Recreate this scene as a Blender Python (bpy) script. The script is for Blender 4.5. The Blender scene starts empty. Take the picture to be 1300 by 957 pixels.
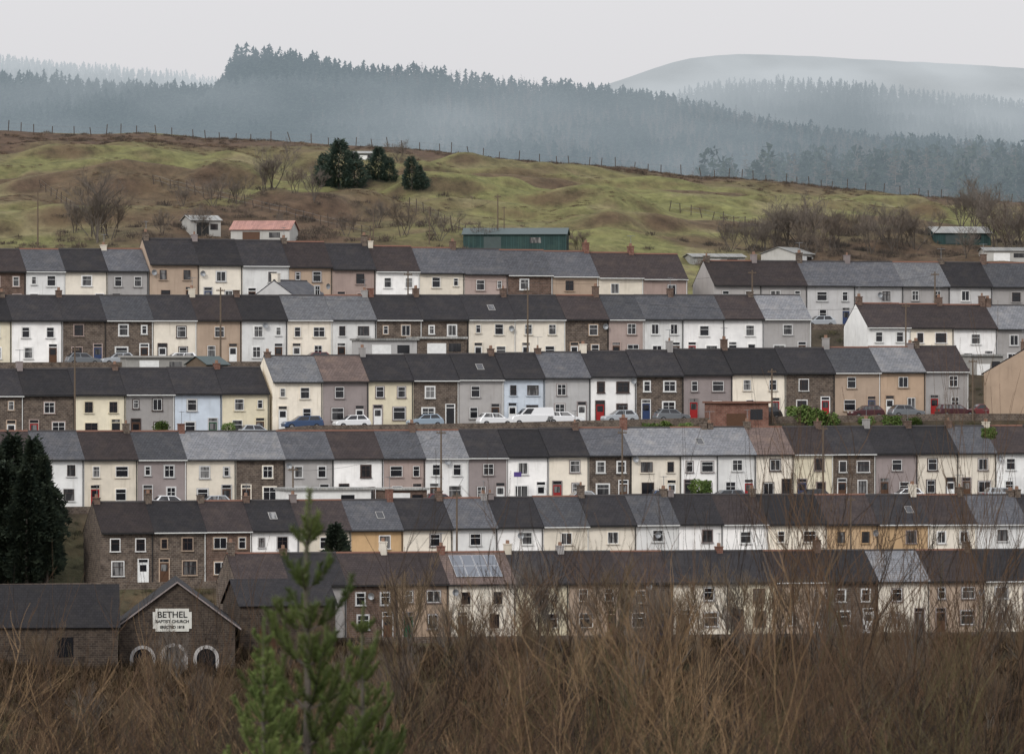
import bpy, math, random, numpy as np
from mathutils import Vector, Quaternion
random.seed(7); np.random.seed(7)
scene=bpy.context.scene
F=205/36*1300.0
TH=math.radians(16); T=math.tan(TH); CY=478.5
def P(px,w):
    k=(px-650)/F
    x=k*w/(1-k*T)
    return x, w+T*x
def Zp(py,y): return (CY-py)/F*y

# ------------------------------------------------------------ materials
MATS={}
def newmat(name):
    m=bpy.data.materials.new(name); m.use_nodes=True
    nt=m.node_tree
    return m,nt,nt.nodes['Principled BSDF']
def N(nt,t,**kw):
    n=nt.nodes.new(t)
    for k,v in kw.items(): setattr(n,k,v)
    return n
def mixc(nt,a,b,fac,mode='MIX'):
    n=N(nt,'ShaderNodeMix',data_type='RGBA',blend_type=mode)
    for sock,val in ((6,a),(7,b),(0,fac)):
        if isinstance(val,bpy.types.NodeSocket): nt.links.new(val,n.inputs[sock])
        elif isinstance(val,(tuple,list)): n.inputs[sock].default_value=tuple(val)[:3]+(1,)
        else: n.inputs[sock].default_value=val
    return n.outputs[2]
def maprange(nt,v,a,b,c,d):
    n=N(nt,'ShaderNodeMapRange'); nt.links.new(v,n.inputs[0])
    for i,q in enumerate((a,b,c,d)): n.inputs[i+1].default_value=q
    return n.outputs[0]
def objvec(nt,scale=(1,1,1),rnd=40):
    tc=N(nt,'ShaderNodeTexCoord'); oi=N(nt,'ShaderNodeObjectInfo')
    mu=N(nt,'ShaderNodeMath',operation='MULTIPLY'); nt.links.new(oi.outputs['Random'],mu.inputs[0]); mu.inputs[1].default_value=rnd
    ad=N(nt,'ShaderNodeVectorMath',operation='ADD'); nt.links.new(tc.outputs['Object'],ad.inputs[0]); nt.links.new(mu.outputs[0],ad.inputs[1])
    mp=N(nt,'ShaderNodeMapping'); nt.links.new(ad.outputs[0],mp.inputs[0]); mp.inputs['Scale'].default_value=scale
    return mp.outputs[0],oi.outputs['Random'],tc.outputs['Object']
def noise(nt,vec,scale,detail=4,rough=.55):
    n=N(nt,'ShaderNodeTexNoise'); n.inputs['Scale'].default_value=scale; n.inputs['Detail'].default_value=detail
    n.inputs['Roughness'].default_value=rough
    if vec is not None: nt.links.new(vec,n.inputs['Vector'])
    return n.outputs['Fac']
def c3(c,f): return tuple(min(1,x*f) for x in c)

def render_wall(name,col):
    m,nt,b=newmat(name)
    v,rnd,_=objvec(nt)
    n1=noise(nt,v,0.7,6,.65)
    v2,_,o=objvec(nt,(2.2,2.2,.22))
    n2=noise(nt,v2,1.3,4)
    a=mixc(nt,c3(col,.86),c3(col,1.05),maprange(nt,n1,.3,.65,0,1))
    s=mixc(nt,a,(col[0]*.64,col[1]*.62,col[2]*.58),maprange(nt,n2,.56,.84,0,.7))
    sx=N(nt,'ShaderNodeSeparateXYZ'); nt.links.new(o,sx.inputs[0])
    base=maprange(nt,sx.outputs[2],0.0,1.1,.35,0)
    s=mixc(nt,s,c3(col,.5),base)
    br=maprange(nt,rnd,0,1,.84,1.07)
    hs=N(nt,'ShaderNodeHueSaturation'); nt.links.new(s,hs.inputs['Color']); nt.links.new(br,hs.inputs['Value'])
    nt.links.new(maprange(nt,noise(nt,v,.01,0),.3,.7,.75,1.15),hs.inputs['Saturation'])
    nt.links.new(hs.outputs[0],b.inputs['Base Color'])
    b.inputs['Roughness'].default_value=.92; b.inputs['Specular IOR Level'].default_value=.2
    return m
def stone_wall_mat(name,c1,c2,mort):
    m,nt,b=newmat(name)
    v,rnd,o=objvec(nt)
    sx=N(nt,'ShaderNodeSeparateXYZ'); nt.links.new(v,sx.inputs[0])
    ad=N(nt,'ShaderNodeMath',operation='ADD'); nt.links.new(sx.outputs[0],ad.inputs[0]); nt.links.new(sx.outputs[1],ad.inputs[1])
    cb=N(nt,'ShaderNodeCombineXYZ'); nt.links.new(ad.outputs[0],cb.inputs[0]); nt.links.new(sx.outputs[2],cb.inputs[1])
    br=N(nt,'ShaderNodeTexBrick'); nt.links.new(cb.outputs[0],br.inputs['Vector'])
    br.inputs['Scale'].default_value=1; br.inputs['Brick Width'].default_value=.42; br.inputs['Row Height'].default_value=.2
    br.inputs['Mortar Size'].default_value=.022; br.inputs['Color1'].default_value=c1+(1,); br.inputs['Color2'].default_value=c2+(1,); br.inputs['Mortar'].default_value=mort+(1,)
    n=noise(nt,v,1.6,6,.7)
    c=mixc(nt,br.outputs['Color'],c3(c1,.45),maprange(nt,n,.45,.7,0,.8))
    n2=noise(nt,v,5,3,.7)
    c=mixc(nt,c,c3(c2,1.5),maprange(nt,n2,.6,.75,0,.6))
    nt.links.new(c,b.inputs['Base Color']); b.inputs['Roughness'].default_value=.9; b.inputs['Specular IOR Level'].default_value=.2
    return m
def roof_mat(name,col,rw=.34,rh=.27):
    m,nt,b=newmat(name)
    v,rnd,o=objvec(nt)
    br=N(nt,'ShaderNodeTexBrick'); nt.links.new(v,br.inputs['Vector'])
    br.inputs['Scale'].default_value=1; br.inputs['Brick Width'].default_value=rw; br.inputs['Row Height'].default_value=rh
    br.inputs['Mortar Size'].default_value=.02
    br.inputs['Color1'].default_value=c3(col,.82)+(1,); br.inputs['Color2'].default_value=c3(col,1.18)+(1,); br.inputs['Mortar'].default_value=c3(col,.5)+(1,)
    n=noise(nt,v,.8,5,.6)
    c=mixc(nt,br.outputs['Color'],(col[0]*1.55+.008,col[1]*1.45+.006,col[2]*1.3+.002),maprange(nt,n,.48,.8,0,.6))
    v2,_,_=objvec(nt,(2.5,.5,.5))
    n2=noise(nt,v2,1.2,4)
    c=mixc(nt,c,c3(col,.6),maprange(nt,n2,.55,.8,0,.55))
    hs=N(nt,'ShaderNodeHueSaturation'); nt.links.new(c,hs.inputs['Color']); nt.links.new(maprange(nt,rnd,0,1,.7,1.32),hs.inputs['Value'])
    nt.links.new(hs.outputs[0],b.inputs['Base Color'])
    b.inputs['Roughness'].default_value=.75; b.inputs['Specular IOR Level'].default_value=.15
    bp=N(nt,'ShaderNodeBump'); bp.inputs['Strength'].default_value=.25; bp.inputs['Distance'].default_value=.03
    nt.links.new(br.outputs['Fac'],bp.inputs['Height']); bp.invert=True
    nt.links.new(bp.outputs[0],b.inputs['Normal'])
    return m
def plain(name,col,rough=.7,metal=0,var=.25,scale=3,spec=.3):
    m,nt,b=newmat(name)
    v,rnd,_=objvec(nt)
    n=noise(nt,v,scale,4)
    c=mixc(nt,c3(col,1-var),c3(col,1+var*.5),n)
    nt.links.new(c,b.inputs['Base Color']); b.inputs['Roughness'].default_value=rough; b.inputs['Metallic'].default_value=metal
    b.inputs['Specular IOR Level'].default_value=spec
    return m
def glass_mat():
    m,nt,b=newmat('window_glass')
    v,rnd,o=objvec(nt,(3,1,.4),60)
    n=noise(nt,v,1.0,2)
    f=maprange(nt,rnd,.55,1,0,1)
    c=mixc(nt,(.012,.013,.016),(.20,.195,.19),f)
    c=mixc(nt,c,(.01,.01,.012),maprange(nt,n,.45,.55,0,.8))
    nt.links.new(c,b.inputs['Base Color']); b.inputs['Roughness'].default_value=.12
    return m
WALLC={'cream':(.77,.69,.56),'white':(.82,.80,.77),'pale':(.74,.735,.71),'grey':(.36,.34,.325),'mauve':(.27,.225,.215),
 'tan':(.42,.30,.205),'yellow':(.75,.665,.47),'ochre':(.52,.33,.155),'blue':(.50,.56,.63),'ltgrey':(.49,.48,.47),'rose':(.39,.29,.25)}
for k,c in WALLC.items(): MATS[k]=render_wall('render_'+k,c)
MATS['stone']=stone_wall_mat('pennant_stone',(.075,.056,.046),(.145,.11,.085),(.18,.155,.13))
MATS['chapelstone']=stone_wall_mat('dark_chapel_stone',(.04,.03,.025),(.075,.055,.042),(.09,.075,.06))
MATS['brown']=stone_wall_mat('brown_brick',(.105,.068,.052),(.15,.095,.072),(.16,.13,.11))
MATS['brick']=stone_wall_mat('red_brick',(.17,.075,.055),(.21,.095,.07),(.2,.15,.12))
ROOFC={'K':(.021,.0195,.0215),'N':(.032,.0245,.024),'S':(.064,.065,.072),'L':(.135,.137,.146),'R':(.095,.07,.062)}
for k,c in ROOFC.items(): MATS['roof'+k]=roof_mat('roof_'+k,c)
MATS['glass']=glass_mat()
MATS['fw']=plain('white_frame',(.70,.70,.68),.5)
MATS['fb']=plain('dark_frame',(.06,.04,.035),.5)
MATS['terracotta']=plain('ridge_terracotta',(.17,.085,.06),.8)
MATS['darkridge']=plain('ridge_dark',(.05,.045,.045),.8)
MATS['gutb']=plain('gutter_black',(.02,.02,.02),.5)
MATS['gutw']=plain('gutter_white',(.6,.6,.58),.5)
MATS['pot']=plain('chimney_pot',(.22,.13,.09),.8)
for n,c in {'dwhite':(.75,.75,.73),'dred':(.30,.02,.02),'dbrown':(.09,.045,.025),'dblue':(.03,.05,.12),'dgreen':(.02,.08,.04),'dblack':(.02,.02,.022)}.items():
    MATS[n]=plain('door_'+n[1:],c,.45)
MATS['concrete']=plain('concrete',(.30,.29,.27),.9)
MATS['metal']=plain('grey_metal',(.25,.26,.27),.5,.6)
MATS['wood']=plain('weathered_wood',(.12,.09,.065),.9)
MATS['post']=plain('fence_wood',(.07,.055,.045),.9)
MATS['bark']=plain('bark',(.10,.085,.072),.95,scale=6)
MATS['twig']=plain('bare_twigs',(.125,.105,.088),.95)
MATS['twigred']=plain('brownish_twigs',(.125,.10,.08),.95)
MATS['scrubtwig']=plain('tan_scrub_twigs',(.14,.10,.062),.95)
MATS['brush1']=plain('brush_brown',(.095,.056,.031),.9,var=.6,scale=.6)
MATS['brush2']=plain('brush_tawny',(.21,.135,.072),.9,var=.7,scale=.6)
MATS['brush3']=plain('brush_olive',(.085,.068,.03),.9,var=.6,scale=.6)
MATS['brush4']=plain('brush_dark',(.032,.021,.014),.9,var=.5,scale=.6)
MATS['asphalt']=plain('asphalt',(.05,.05,.052),.9,scale=.8)
MATS['paving']=plain('paving',(.22,.21,.2),.9,scale=1.2)
def leafmat(name,a,b_):
    m,nt,b=newmat(name)
    g=N(nt,'ShaderNodeNewGeometry')
    n=noise(nt,g.outputs['Position'],1.3,3)
    c=mixc(nt,a,b_,maprange(nt,n,.35,.65,0,1))
    nt.links.new(c,b.inputs['Base Color']); b.inputs['Roughness'].default_value=.8; b.inputs['Specular IOR Level'].default_value=.2
    return m
MATS['conif']=leafmat('dark_needles',(.010,.018,.013),(.035,.046,.028))
MATS['conif2']=leafmat('blue_needles',(.026,.048,.038),(.07,.095,.07))
MATS['leaf']=leafmat('green_leaves',(.045,.08,.018),(.11,.15,.04))
MATS['pine']=leafmat('young_pine_needles',(.075,.11,.028),(.17,.21,.065))

def paint_haze(nt,b,m):  # aerial haze and mist painted into the surface as emission, by world depth
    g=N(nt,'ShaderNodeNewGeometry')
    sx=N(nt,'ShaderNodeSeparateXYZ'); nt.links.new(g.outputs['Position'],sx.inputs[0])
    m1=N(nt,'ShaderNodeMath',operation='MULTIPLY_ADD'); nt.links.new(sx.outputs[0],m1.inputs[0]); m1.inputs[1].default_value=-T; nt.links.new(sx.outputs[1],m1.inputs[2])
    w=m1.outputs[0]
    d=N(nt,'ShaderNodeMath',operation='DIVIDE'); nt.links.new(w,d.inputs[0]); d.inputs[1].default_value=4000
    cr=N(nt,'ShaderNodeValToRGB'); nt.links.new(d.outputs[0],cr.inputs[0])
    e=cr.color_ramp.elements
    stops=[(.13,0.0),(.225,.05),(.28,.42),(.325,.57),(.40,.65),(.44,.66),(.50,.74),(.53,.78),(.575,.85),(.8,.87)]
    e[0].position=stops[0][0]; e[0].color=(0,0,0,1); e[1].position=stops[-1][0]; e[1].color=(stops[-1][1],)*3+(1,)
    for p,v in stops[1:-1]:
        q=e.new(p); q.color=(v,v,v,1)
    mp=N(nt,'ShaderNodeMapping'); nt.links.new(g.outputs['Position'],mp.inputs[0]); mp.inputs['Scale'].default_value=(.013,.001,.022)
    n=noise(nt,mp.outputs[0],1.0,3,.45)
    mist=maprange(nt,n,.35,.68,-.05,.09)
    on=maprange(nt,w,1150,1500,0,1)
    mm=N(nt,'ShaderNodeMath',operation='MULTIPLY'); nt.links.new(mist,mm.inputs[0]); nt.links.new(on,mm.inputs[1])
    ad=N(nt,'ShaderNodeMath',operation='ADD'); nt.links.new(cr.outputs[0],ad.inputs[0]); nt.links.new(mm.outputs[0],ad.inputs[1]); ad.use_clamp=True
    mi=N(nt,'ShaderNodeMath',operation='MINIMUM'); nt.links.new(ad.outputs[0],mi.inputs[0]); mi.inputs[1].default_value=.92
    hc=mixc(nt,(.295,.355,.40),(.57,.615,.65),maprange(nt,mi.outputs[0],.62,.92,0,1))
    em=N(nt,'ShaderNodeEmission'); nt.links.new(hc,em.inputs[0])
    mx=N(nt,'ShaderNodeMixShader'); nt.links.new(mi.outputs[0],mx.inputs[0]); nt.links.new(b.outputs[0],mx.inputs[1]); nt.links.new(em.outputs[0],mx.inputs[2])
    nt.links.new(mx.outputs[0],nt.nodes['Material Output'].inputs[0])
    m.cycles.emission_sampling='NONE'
def ground_material():
    m,nt,b=newmat('ground_cover')
    at=N(nt,'ShaderNodeAttribute',attribute_name='gcol')
    g=N(nt,'ShaderNodeNewGeometry')
    n=noise(nt,g.outputs['Position'],.5,8,.7)
    n2=noise(nt,g.outputs['Position'],.11,6,.65)
    hs=N(nt,'ShaderNodeHueSaturation'); nt.links.new(at.outputs['Color'],hs.inputs['Color'])
    nt.links.new(maprange(nt,n,.3,.7,.5,1.42),hs.inputs['Value'])
    c=mixc(nt,hs.outputs[0],(.13,.088,.048),maprange(nt,n2,.53,.68,0,.6))
    nt.links.new(c,b.inputs['Base Color']); b.inputs['Roughness'].default_value=.95; b.inputs['Specular IOR Level'].default_value=.1
    bp=N(nt,'ShaderNodeBump'); bp.inputs['Strength'].default_value=1; bp.inputs['Distance'].default_value=.8
    nt.links.new(n,bp.inputs['Height']); nt.links.new(bp.outputs[0],b.inputs['Normal'])
    paint_haze(nt,b,m)
    return m
def forest_material():
    m,nt,b=newmat('conifer_forest')
    at=N(nt,'ShaderNodeAttribute',attribute_name='gcol')
    nt.links.new(at.outputs['Color'],b.inputs['Base Color']); b.inputs['Roughness'].default_value=.9; b.inputs['Specular IOR Level'].default_value=.1
    paint_haze(nt,b,m)
    return m
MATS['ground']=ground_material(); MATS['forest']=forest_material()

# ------------------------------------------------------------ helpers
class MB:
    def __init__(s): s.v=[]; s.f=[]; s.m=[]
    def poly(s,pts,mi=0):
        i=len(s.v); s.v+= [tuple(p) for p in pts]; s.f.append(tuple(range(i,i+len(pts)))); s.m.append(mi)
    def box(s,x0,x1,y0,y1,z0,z1,mi=0):
        i=len(s.v)
        s.v+=[(x0,y0,z0),(x1,y0,z0),(x1,y1,z0),(x0,y1,z0),(x0,y0,z1),(x1,y0,z1),(x1,y1,z1),(x0,y1,z1)]
        for q in ((0,3,2,1),(4,5,6,7),(0,1,5,4),(1,2,6,5),(2,3,7,6),(3,0,4,7)):
            s.f.append(tuple(i+k for k in q)); s.m.append(mi)
    def prism(s,prof,x0,x1,mi=0):
        i=len(s.v); n=len(prof)
        s.v+=[(x0,y,z) for y,z in prof]+[(x1,y,z) for y,z in prof]
        s.f.append(tuple(i+k for k in range(n))); s.m.append(mi)
        s.f.append(tuple(i+n+k for k in reversed(range(n)))); s.m.append(mi)
        for k in range(n):
            a=i+k; b=i+(k+1)%n
            s.f.append((a,a+n,b+n,b)); s.m.append(mi)
    def cyl(s,c,r,h,n=8,mi=0,r2=None,axis='z'):
        i=len(s.v); r2=r if r2 is None else r2
        for rr,t in ((r,0),(r2,h)):
            for k in range(n):
                a=2*math.pi*k/n; ca,sa=rr*math.cos(a),rr*math.sin(a)
                s.v.append((c[0]+ca,c[1]+sa,c[2]+t) if axis=='z' else (c[0]+ca,c[1]+t,c[2]+sa))
        for k in range(n):
            a=i+k;b=i+(k+1)%n; s.f.append((a,b,b+n,a+n)); s.m.append(mi)
        s.f.append(tuple(i+k for k in reversed(range(n)))); s.m.append(mi)
        s.f.append(tuple(i+n+k for k in range(n))); s.m.append(mi)
    def tube(s,pts,r0,r1,n=3,mi=0):
        L=len(pts); i=len(s.v)
        for j,p in enumerate(pts):
            q=pts[min(j+1,L-1)]-pts[max(j-1,0)]
            if q.length<1e-6: q=Vector((0,0,1))
            q.normalize(); a=q.orthogonal().normalized(); b=q.cross(a); r=r0+(r1-r0)*j/(L-1)
            for k in range(n):
                t=2*math.pi*k/n; o=p+a*(r*math.cos(t))+b*(r*math.sin(t)); s.v.append((o.x,o.y,o.z))
        for j in range(L-1):
            for k in range(n):
                a=i+j*n+k; b=i+j*n+(k+1)%n; s.f.append((a,b,b+n,a+n)); s.m.append(mi)
    def mesh(s,name,mats,smooth=False):
        me=bpy.data.meshes.new(name); me.from_pydata(s.v,[],s.f)
        for mt in mats: me.materials.append(MATS[mt] if isinstance(mt,str) else mt)
        if len(mats)>1: me.polygons.foreach_set('material_index',s.m)
        if smooth: me.polygons.foreach_set('use_smooth',[True]*len(me.polygons))
        me.update(); return me
COL=scene.collection
def link(name,me,parent=None,loc=(0,0,0),rot=0,scale=1,label=None,cat=None,group=None,kind=None):
    o=bpy.data.objects.new(name,me); COL.objects.link(o)
    o.location=loc
    if rot: o.rotation_euler=(0,0,rot)
    if scale!=1: o.scale=(scale,)*3 if not isinstance(scale,tuple) else scale
    if parent: o.parent=parent
    if label: o['label']=label
    if cat: o['category']=cat
    if group: o['group']=group
    if kind: o['kind']=kind
    return o
CACHE={}
def cached(key,fn):
    if key not in CACHE: CACHE[key]=fn()
    return CACHE[key]
def vnoise(x,y,seed=0):
    xi=np.floor(x); yi=np.floor(y); xf=x-xi; yf=y-yi
    def h(a,b):
        v=np.sin(a*127.1+b*311.7+seed*74.7)*43758.5453; return v-np.floor(v)
    u=xf*xf*(3-2*xf); v=yf*yf*(3-2*yf)
    return (h(xi,yi)*(1-u)+h(xi+1,yi)*u)*(1-v)+(h(xi,yi+1)*(1-u)+h(xi+1,yi+1)*u)*v
def fbm(x,y,seed=0,o=4):
    s=0;a=.5
    for i in range(o):
        s=s+a*vnoise(x*2**i,y*2**i,seed+i); a*=.5
    return s/(1-.5**o)

# ------------------------------------------------------------ rows data
WROW={'A':690,'B':662,'C':634,'D':607,'E':580,'F':553}
def row(w,start,spec,eave,rise=2.6,H=5.2):
    return dict(w=w,start=start,spec=spec,eave=eave,rise=rise,H=H)
ROWS=[
 row('A',-75,"-25 cream N;33 brown N;83 pale S;137 cream K;189 grey S",[(-75,344),(189,343)],2.45),
 row('A',190,"253 tan K;308 cream K;367 pale K;422 tan N;477 rose K;533 white N;590 cream S;645 rose S;702 brown S;760 tan S;817 cream N;873 rose N",[(190,334),(370,337),(533,345),(700,349),(873,354)],2.85),
 row('A',906,"967 grey N;1025 grey N;1086 ltgrey S;1147 ltgrey S;1206 grey L;1260 ltgrey K;1320 grey S;1380 ltgrey K",[(905,361),(1380,364)],2.8),
 row('B',-100,"-45 cream K;15 yellow K;80 white K;135 stone K;195 stone S;250 cream K;307 tan N;365 pale K;422 cream L;478 pale L;536 stone K;595 stone K;655 cream K;718 cream K;773 stone N;818 rose S;868 pale S;920 white S;970 white N;1030 grey L",[(-100,406),(480,405),(1030,404)]),
 row('B',1101,"1156 pale N;1211 cream N;1266 white N;1325 grey L;1380 cream K",[(1100,414),(1380,418)],2.6),
 row('C',-110,"-50 cream K;30 stone K;95 stone K;160 yellow K;222 grey K;282 blue K;342 yellow K",[(-100,502),(342,498)]),
 row('C',346,"410 cream L;468 mauve R;525 yellow K;583 stone K;640 grey K;692 blue K;750 ltgrey S;808 white K;868 stone K;930 mauve K;998 cream K;1060 stone K;1118 tan S;1175 tan L;1230 grey N",[(345,484),(600,481),(930,474),(1230,470)]),
 row('D',-75,"-15 cream K;45 grey N;107 pale S;175 cream N;237 mauve S;300 cream L;362 stone L;424 grey S;487 white N;540 rose S;595 pale L;645 mauve K;697 white K;748 cream K;802 stone S;865 cream L;912 white L;960 pale L;1008 cream R;1058 yellow N;1112 stone K;1165 mauve K;1217 cream K;1265 cream S;1315 pale N;1370 cream K",[(-75,582),(300,582),(600,580),(750,577),(1370,573)],2.65),
 row('E',128,"195 stone N;262 stone K;320 brown N;380 white K;446 cream N;512 ochre S;575 cream K;632 pale S;690 white K;748 cream S;808 cream K;862 pale S;918 white K;975 white N;1050 cream K;1115 ochre N;1180 ochre K;1240 cream N;1305 pale S;1370 cream K",[(128,675),(380,672),(450,672),(860,664),(1370,664)],2.7),
 row('F',300,"368 stone N;440 grey K;505 brown N;570 tan N;655 cream R;722 yellow K;790 tan N;855 stone N;925 cream K;985 yellow K;1050 tan N;1115 stone K;1180 cream L;1250 tan N;1320 cream K;1385 cream N",[(300,742),(570,740),(1385,735)],2.7),
]
BASE={k:[] for k in WROW}
HOUSES=[]
for r in ROWS:
    w=WROW[r['w']]; p0=r['start']
    for it in r['spec'].split(';'):
        p1,wc,rc=it.split(); p1=float(p1)
        x0,y0=P(p0,w); x1,y1=P(p1,w)
        pm=(p0+p1)/2; ym=(y0+y1)/2
        ez=Zp(np.interp(pm,[a for a,b in r['eave']],[b for a,b in r['eave']]),ym)
        bz=ez-r['H']
        HOUSES.append(dict(x=x0,y=y0,z=bz,W=(x1-x0)/math.cos(TH),wall=wc,roof=rc,H=r['H'],rise=r['rise'],row=r['w'],pm=pm,
              end0=(p0==r['start']),w=w))
        BASE[r['w']].append(((x0+x1)/2,bz))
        p0=p1
def line(w,pts):
    xs=[];zs=[]
    for px,py in pts:
        x,y=P(px,w); xs.append(x); zs.append(Zp(py,y))
    return (w,np.array(xs),np.array(zs))
def cline(w,z): return (w,np.array([0.,1.]),np.array([z,z],float))
LINES=[cline(-200,2),cline(0,-1.7),cline(60,-4.9),cline(110,-9.5),cline(300,-40),cline(470,-37),line(520,[(0,880),(1300,880)])]
for k in ['F','E','D','C','B','A']:
    w=WROW[k]; xs=np.array([a for a,b in BASE[k]]); zs=np.array([b for a,b in BASE[k]])
    LINES.append((w-6.8,xs,zs-.12)); LINES.append((w+9.5,xs,zs-.1))
def top_line(w,pts,hpx): return line(w,[(a,b+hpx) for a,b in pts])
crest=[(-300,158),(0,165),(100,168),(180,167),(260,174),(350,181),(450,186),(520,192),(600,198),(700,206),(790,212),(830,218),(900,226),(1000,234),(1100,243),(1200,252),(1300,262),(1600,280)]
f1=[(-400,120),(0,90),(280,104),(300,72),(350,64),(400,66),(450,78),(520,82),(600,94),(680,103),(760,108),(850,116),(900,128),(1000,150),(1100,165),(1300,180),(1600,200)]
f2=[(-400,200),(700,180),(820,132),(870,104),(900,93),(950,90),(1000,88),(1080,93),(1150,99),(1250,110),(1300,119),(1700,170)]
f3=[(-500,40),(0,60),(100,68),(200,80),(290,92),(420,125),(700,160),(1700,190)]
moor=[(-500,200),(500,170),(650,135),(700,122),(740,112),(770,104),(800,93),(830,82),(855,74),(880,69),(910,66),(940,64),(1000,65),(1100,71),(1200,76),(1300,82),(1700,120)]
LINES+=[line(746,[(0,318),(190,300),(600,302),(880,316),(1300,326)]),
 line(800,[(0,242),(300,238),(600,240),(900,262),(1300,290)]),
 line(858,crest),line(880,[(a,b+5) for a,b in crest]),line(1000,[(a,b+60) for a,b in crest]),
 line(1200,[(0,262),(700,275),(1000,268),(1300,262)]),
 line(1340,[(0,245),(700,270),(1300,262)]),
 top_line(1750,f1,34),top_line(1830,f1,75),
 line(1900,[(-400,260),(0,230),(800,230),(1300,225)]),
 top_line(2110,f2,24),top_line(2180,f3,50),top_line(2320,f3,22),
 line(2600,[(-500,250),(700,230),(1700,200)]),
 line(3200,moor),line(4200,[(a,b+90) for a,b in moor]),cline(7000,20)]
LW=np.array([l[0] for l in LINES])
def ground(x,w,noisy=True):
    x=np.atleast_1d(np.asarray(x,float)); w=np.atleast_1d(np.asarray(w,float))
    x,w=np.broadcast_arrays(x,w); sh=x.shape; x=x.ravel(); w=w.ravel()
    idx=np.clip(np.searchsorted(LW,w)-1,0,len(LW)-2)
    z=np.zeros_like(x)
    for i in range(len(LW)-1):
        m=idx==i
        if m.any():
            t=(w[m]-LW[i])/(LW[i+1]-LW[i])
            z[m]=np.interp(x[m],LINES[i][1],LINES[i][2])*(1-t)+np.interp(x[m],LINES[i+1][1],LINES[i+1][2])*t
    if noisy:
        A=np.interp(w,[715,745,790,830,855,870,1200,1400,2300,2500],[0,1.2,4.0,3.4,1.0,.7,2,3,3,.8])*(w>700)
        s=fbm(x/26,w/16,3,3)-.5
        A2=np.interp(w,[715,740,840,858],[0,1,1,0.15])
        z=z+A*s*1.5+A2*(fbm(x/8,w/5,9,3)-.5)*1.5
        md=np.clip(fbm(x/13+3,w/8,21,2)-.50,0,1)*np.interp(w,[740,765,828,848],[0,1,1,0])
        z=z+md*7
        z=z+np.interp(w,[760,785,830,848],[0,1,1,0])*(.3*np.sin((w+6*fbm(x/14,w/20,77,2))*.75))
    return z.reshape(sh)
def gz(x,y): return float(ground(x,y-T*x)[0])
def hit(px,py,w0=738,w1=862):
    ws=np.linspace(w0,w1,500); x,y=P(px,ws); z=ground(x,ws); pv=CY-z/y*F
    i=np.argmax(pv<=py) if (pv<=py).any() else int(np.argmin(abs(pv-py)))
    return float(x[i]),float(y[i]),float(z[i]),float(ws[i])

# ------------------------------------------------------------ terrain sheet
wl=np.concatenate([np.arange(-200,0,40),np.arange(0,480,10),np.arange(480,720,1.3),np.arange(720,900,.9),np.arange(900,1300,12),np.arange(1300,2400,11),np.arange(2400,7001,70)])
s=np.linspace(-1,1,261); s=np.concatenate([[-4,-2.5,-1.6,-1.25],s,[1.25,1.6,2.5,4]])
WG,S=np.meshgrid(wl,s,indexing='ij')
XG=S*(0.12*np.abs(WG)+45); ZG=ground(XG,WG); YG=WG+T*XG
nr,nc=XG.shape
co=np.stack([XG,YG,ZG],-1).reshape(-1,3)
ii=np.arange((nr-1)*nc).reshape(nr-1,nc)[:,:-1].ravel()
fa=np.stack([ii,ii+1,ii+nc+1,ii+nc],1)
def bigmesh(name,co,fa,col=None,mat='ground',smooth=True):
    me=bpy.data.meshes.new(name); k=fa.shape[1]
    me.vertices.add(len(co)); me.vertices.foreach_set('co',co.astype(np.float32).ravel())
    me.loops.add(fa.size); me.loops.foreach_set('vertex_index',fa.astype(np.int32).ravel())
    me.polygons.add(len(fa)); me.polygons.foreach_set('loop_start',np.arange(0,fa.size,k,dtype=np.int32))
    me.update(calc_edges=True)
    if smooth: me.polygons.foreach_set('use_smooth',np.ones(len(fa),bool))
    if col is not None:
        at=me.attributes.new('gcol','FLOAT_COLOR','POINT'); c4=np.ones((len(co),4),np.float32); c4[:,:3]=col; at.data.foreach_set('color',c4.ravel())
    me.materials.append(MATS[mat]); return me
PX=650+F*XG/np.maximum(YG,1)
n1=fbm(XG/18,WG/10,31); n2=fbm(XG/6,WG/5,41); n3=fbm(XG/26,WG/14,51)
green=np.array([.160,.156,.060]); olive=np.array([.138,.118,.055]); brown=np.array([.095,.060,.039]); dark=np.array([.04,.035,.024]); forestf=np.array([.02,.026,.018]); moorc=np.array([.17,.14,.11]); straw=np.array([.215,.178,.10])
def lerp(a,b,t): return a+(b-a)*t[...,None]
C=np.zeros(XG.shape+(3,))+green
C=lerp(C,olive,np.clip((n1-.46)*4,0,1))
C=lerp(C,straw,np.clip((n2-.53)*4,0,.6))
C=lerp(C,brown,np.clip((n3-.57)*8,0,.85))
C=lerp(C,brown,np.clip((WG-810)/40,0,.55)*np.clip((260-PX)/200,0,1)*np.clip(n2*2-.4,0,1))
crestf=np.exp(-((WG-856)/15.)**2)
C=lerp(C,brown,np.clip(crestf*1.5*(.5+n2),0,1))
lowb=np.clip((790-WG)/25,0,1)*np.clip(1-np.abs(PX-330)/260,0,1)
lowb=np.maximum(lowb,np.clip((775-WG)/25,0,1)*np.clip((PX-930)/80,0,1))
C=lerp(C,brown,np.clip(lowb*1.6*(.4+n1),0,.95))
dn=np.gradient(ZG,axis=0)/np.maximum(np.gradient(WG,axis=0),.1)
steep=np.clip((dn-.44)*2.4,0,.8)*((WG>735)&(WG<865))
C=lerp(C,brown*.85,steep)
C=lerp(C,dark,((WG<715)&(WG>440))*.75)
C=lerp(C,forestf,((WG>1150)&(WG<2500))*1.)
C=lerp(C,moorc,(WG>=2500)*1.)
C=lerp(C,dark*.4,(WG<=440)*1.)
g=link('hillside',bigmesh('hillside',co,fa,C.reshape(-1,3)),kind='structure')

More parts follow.
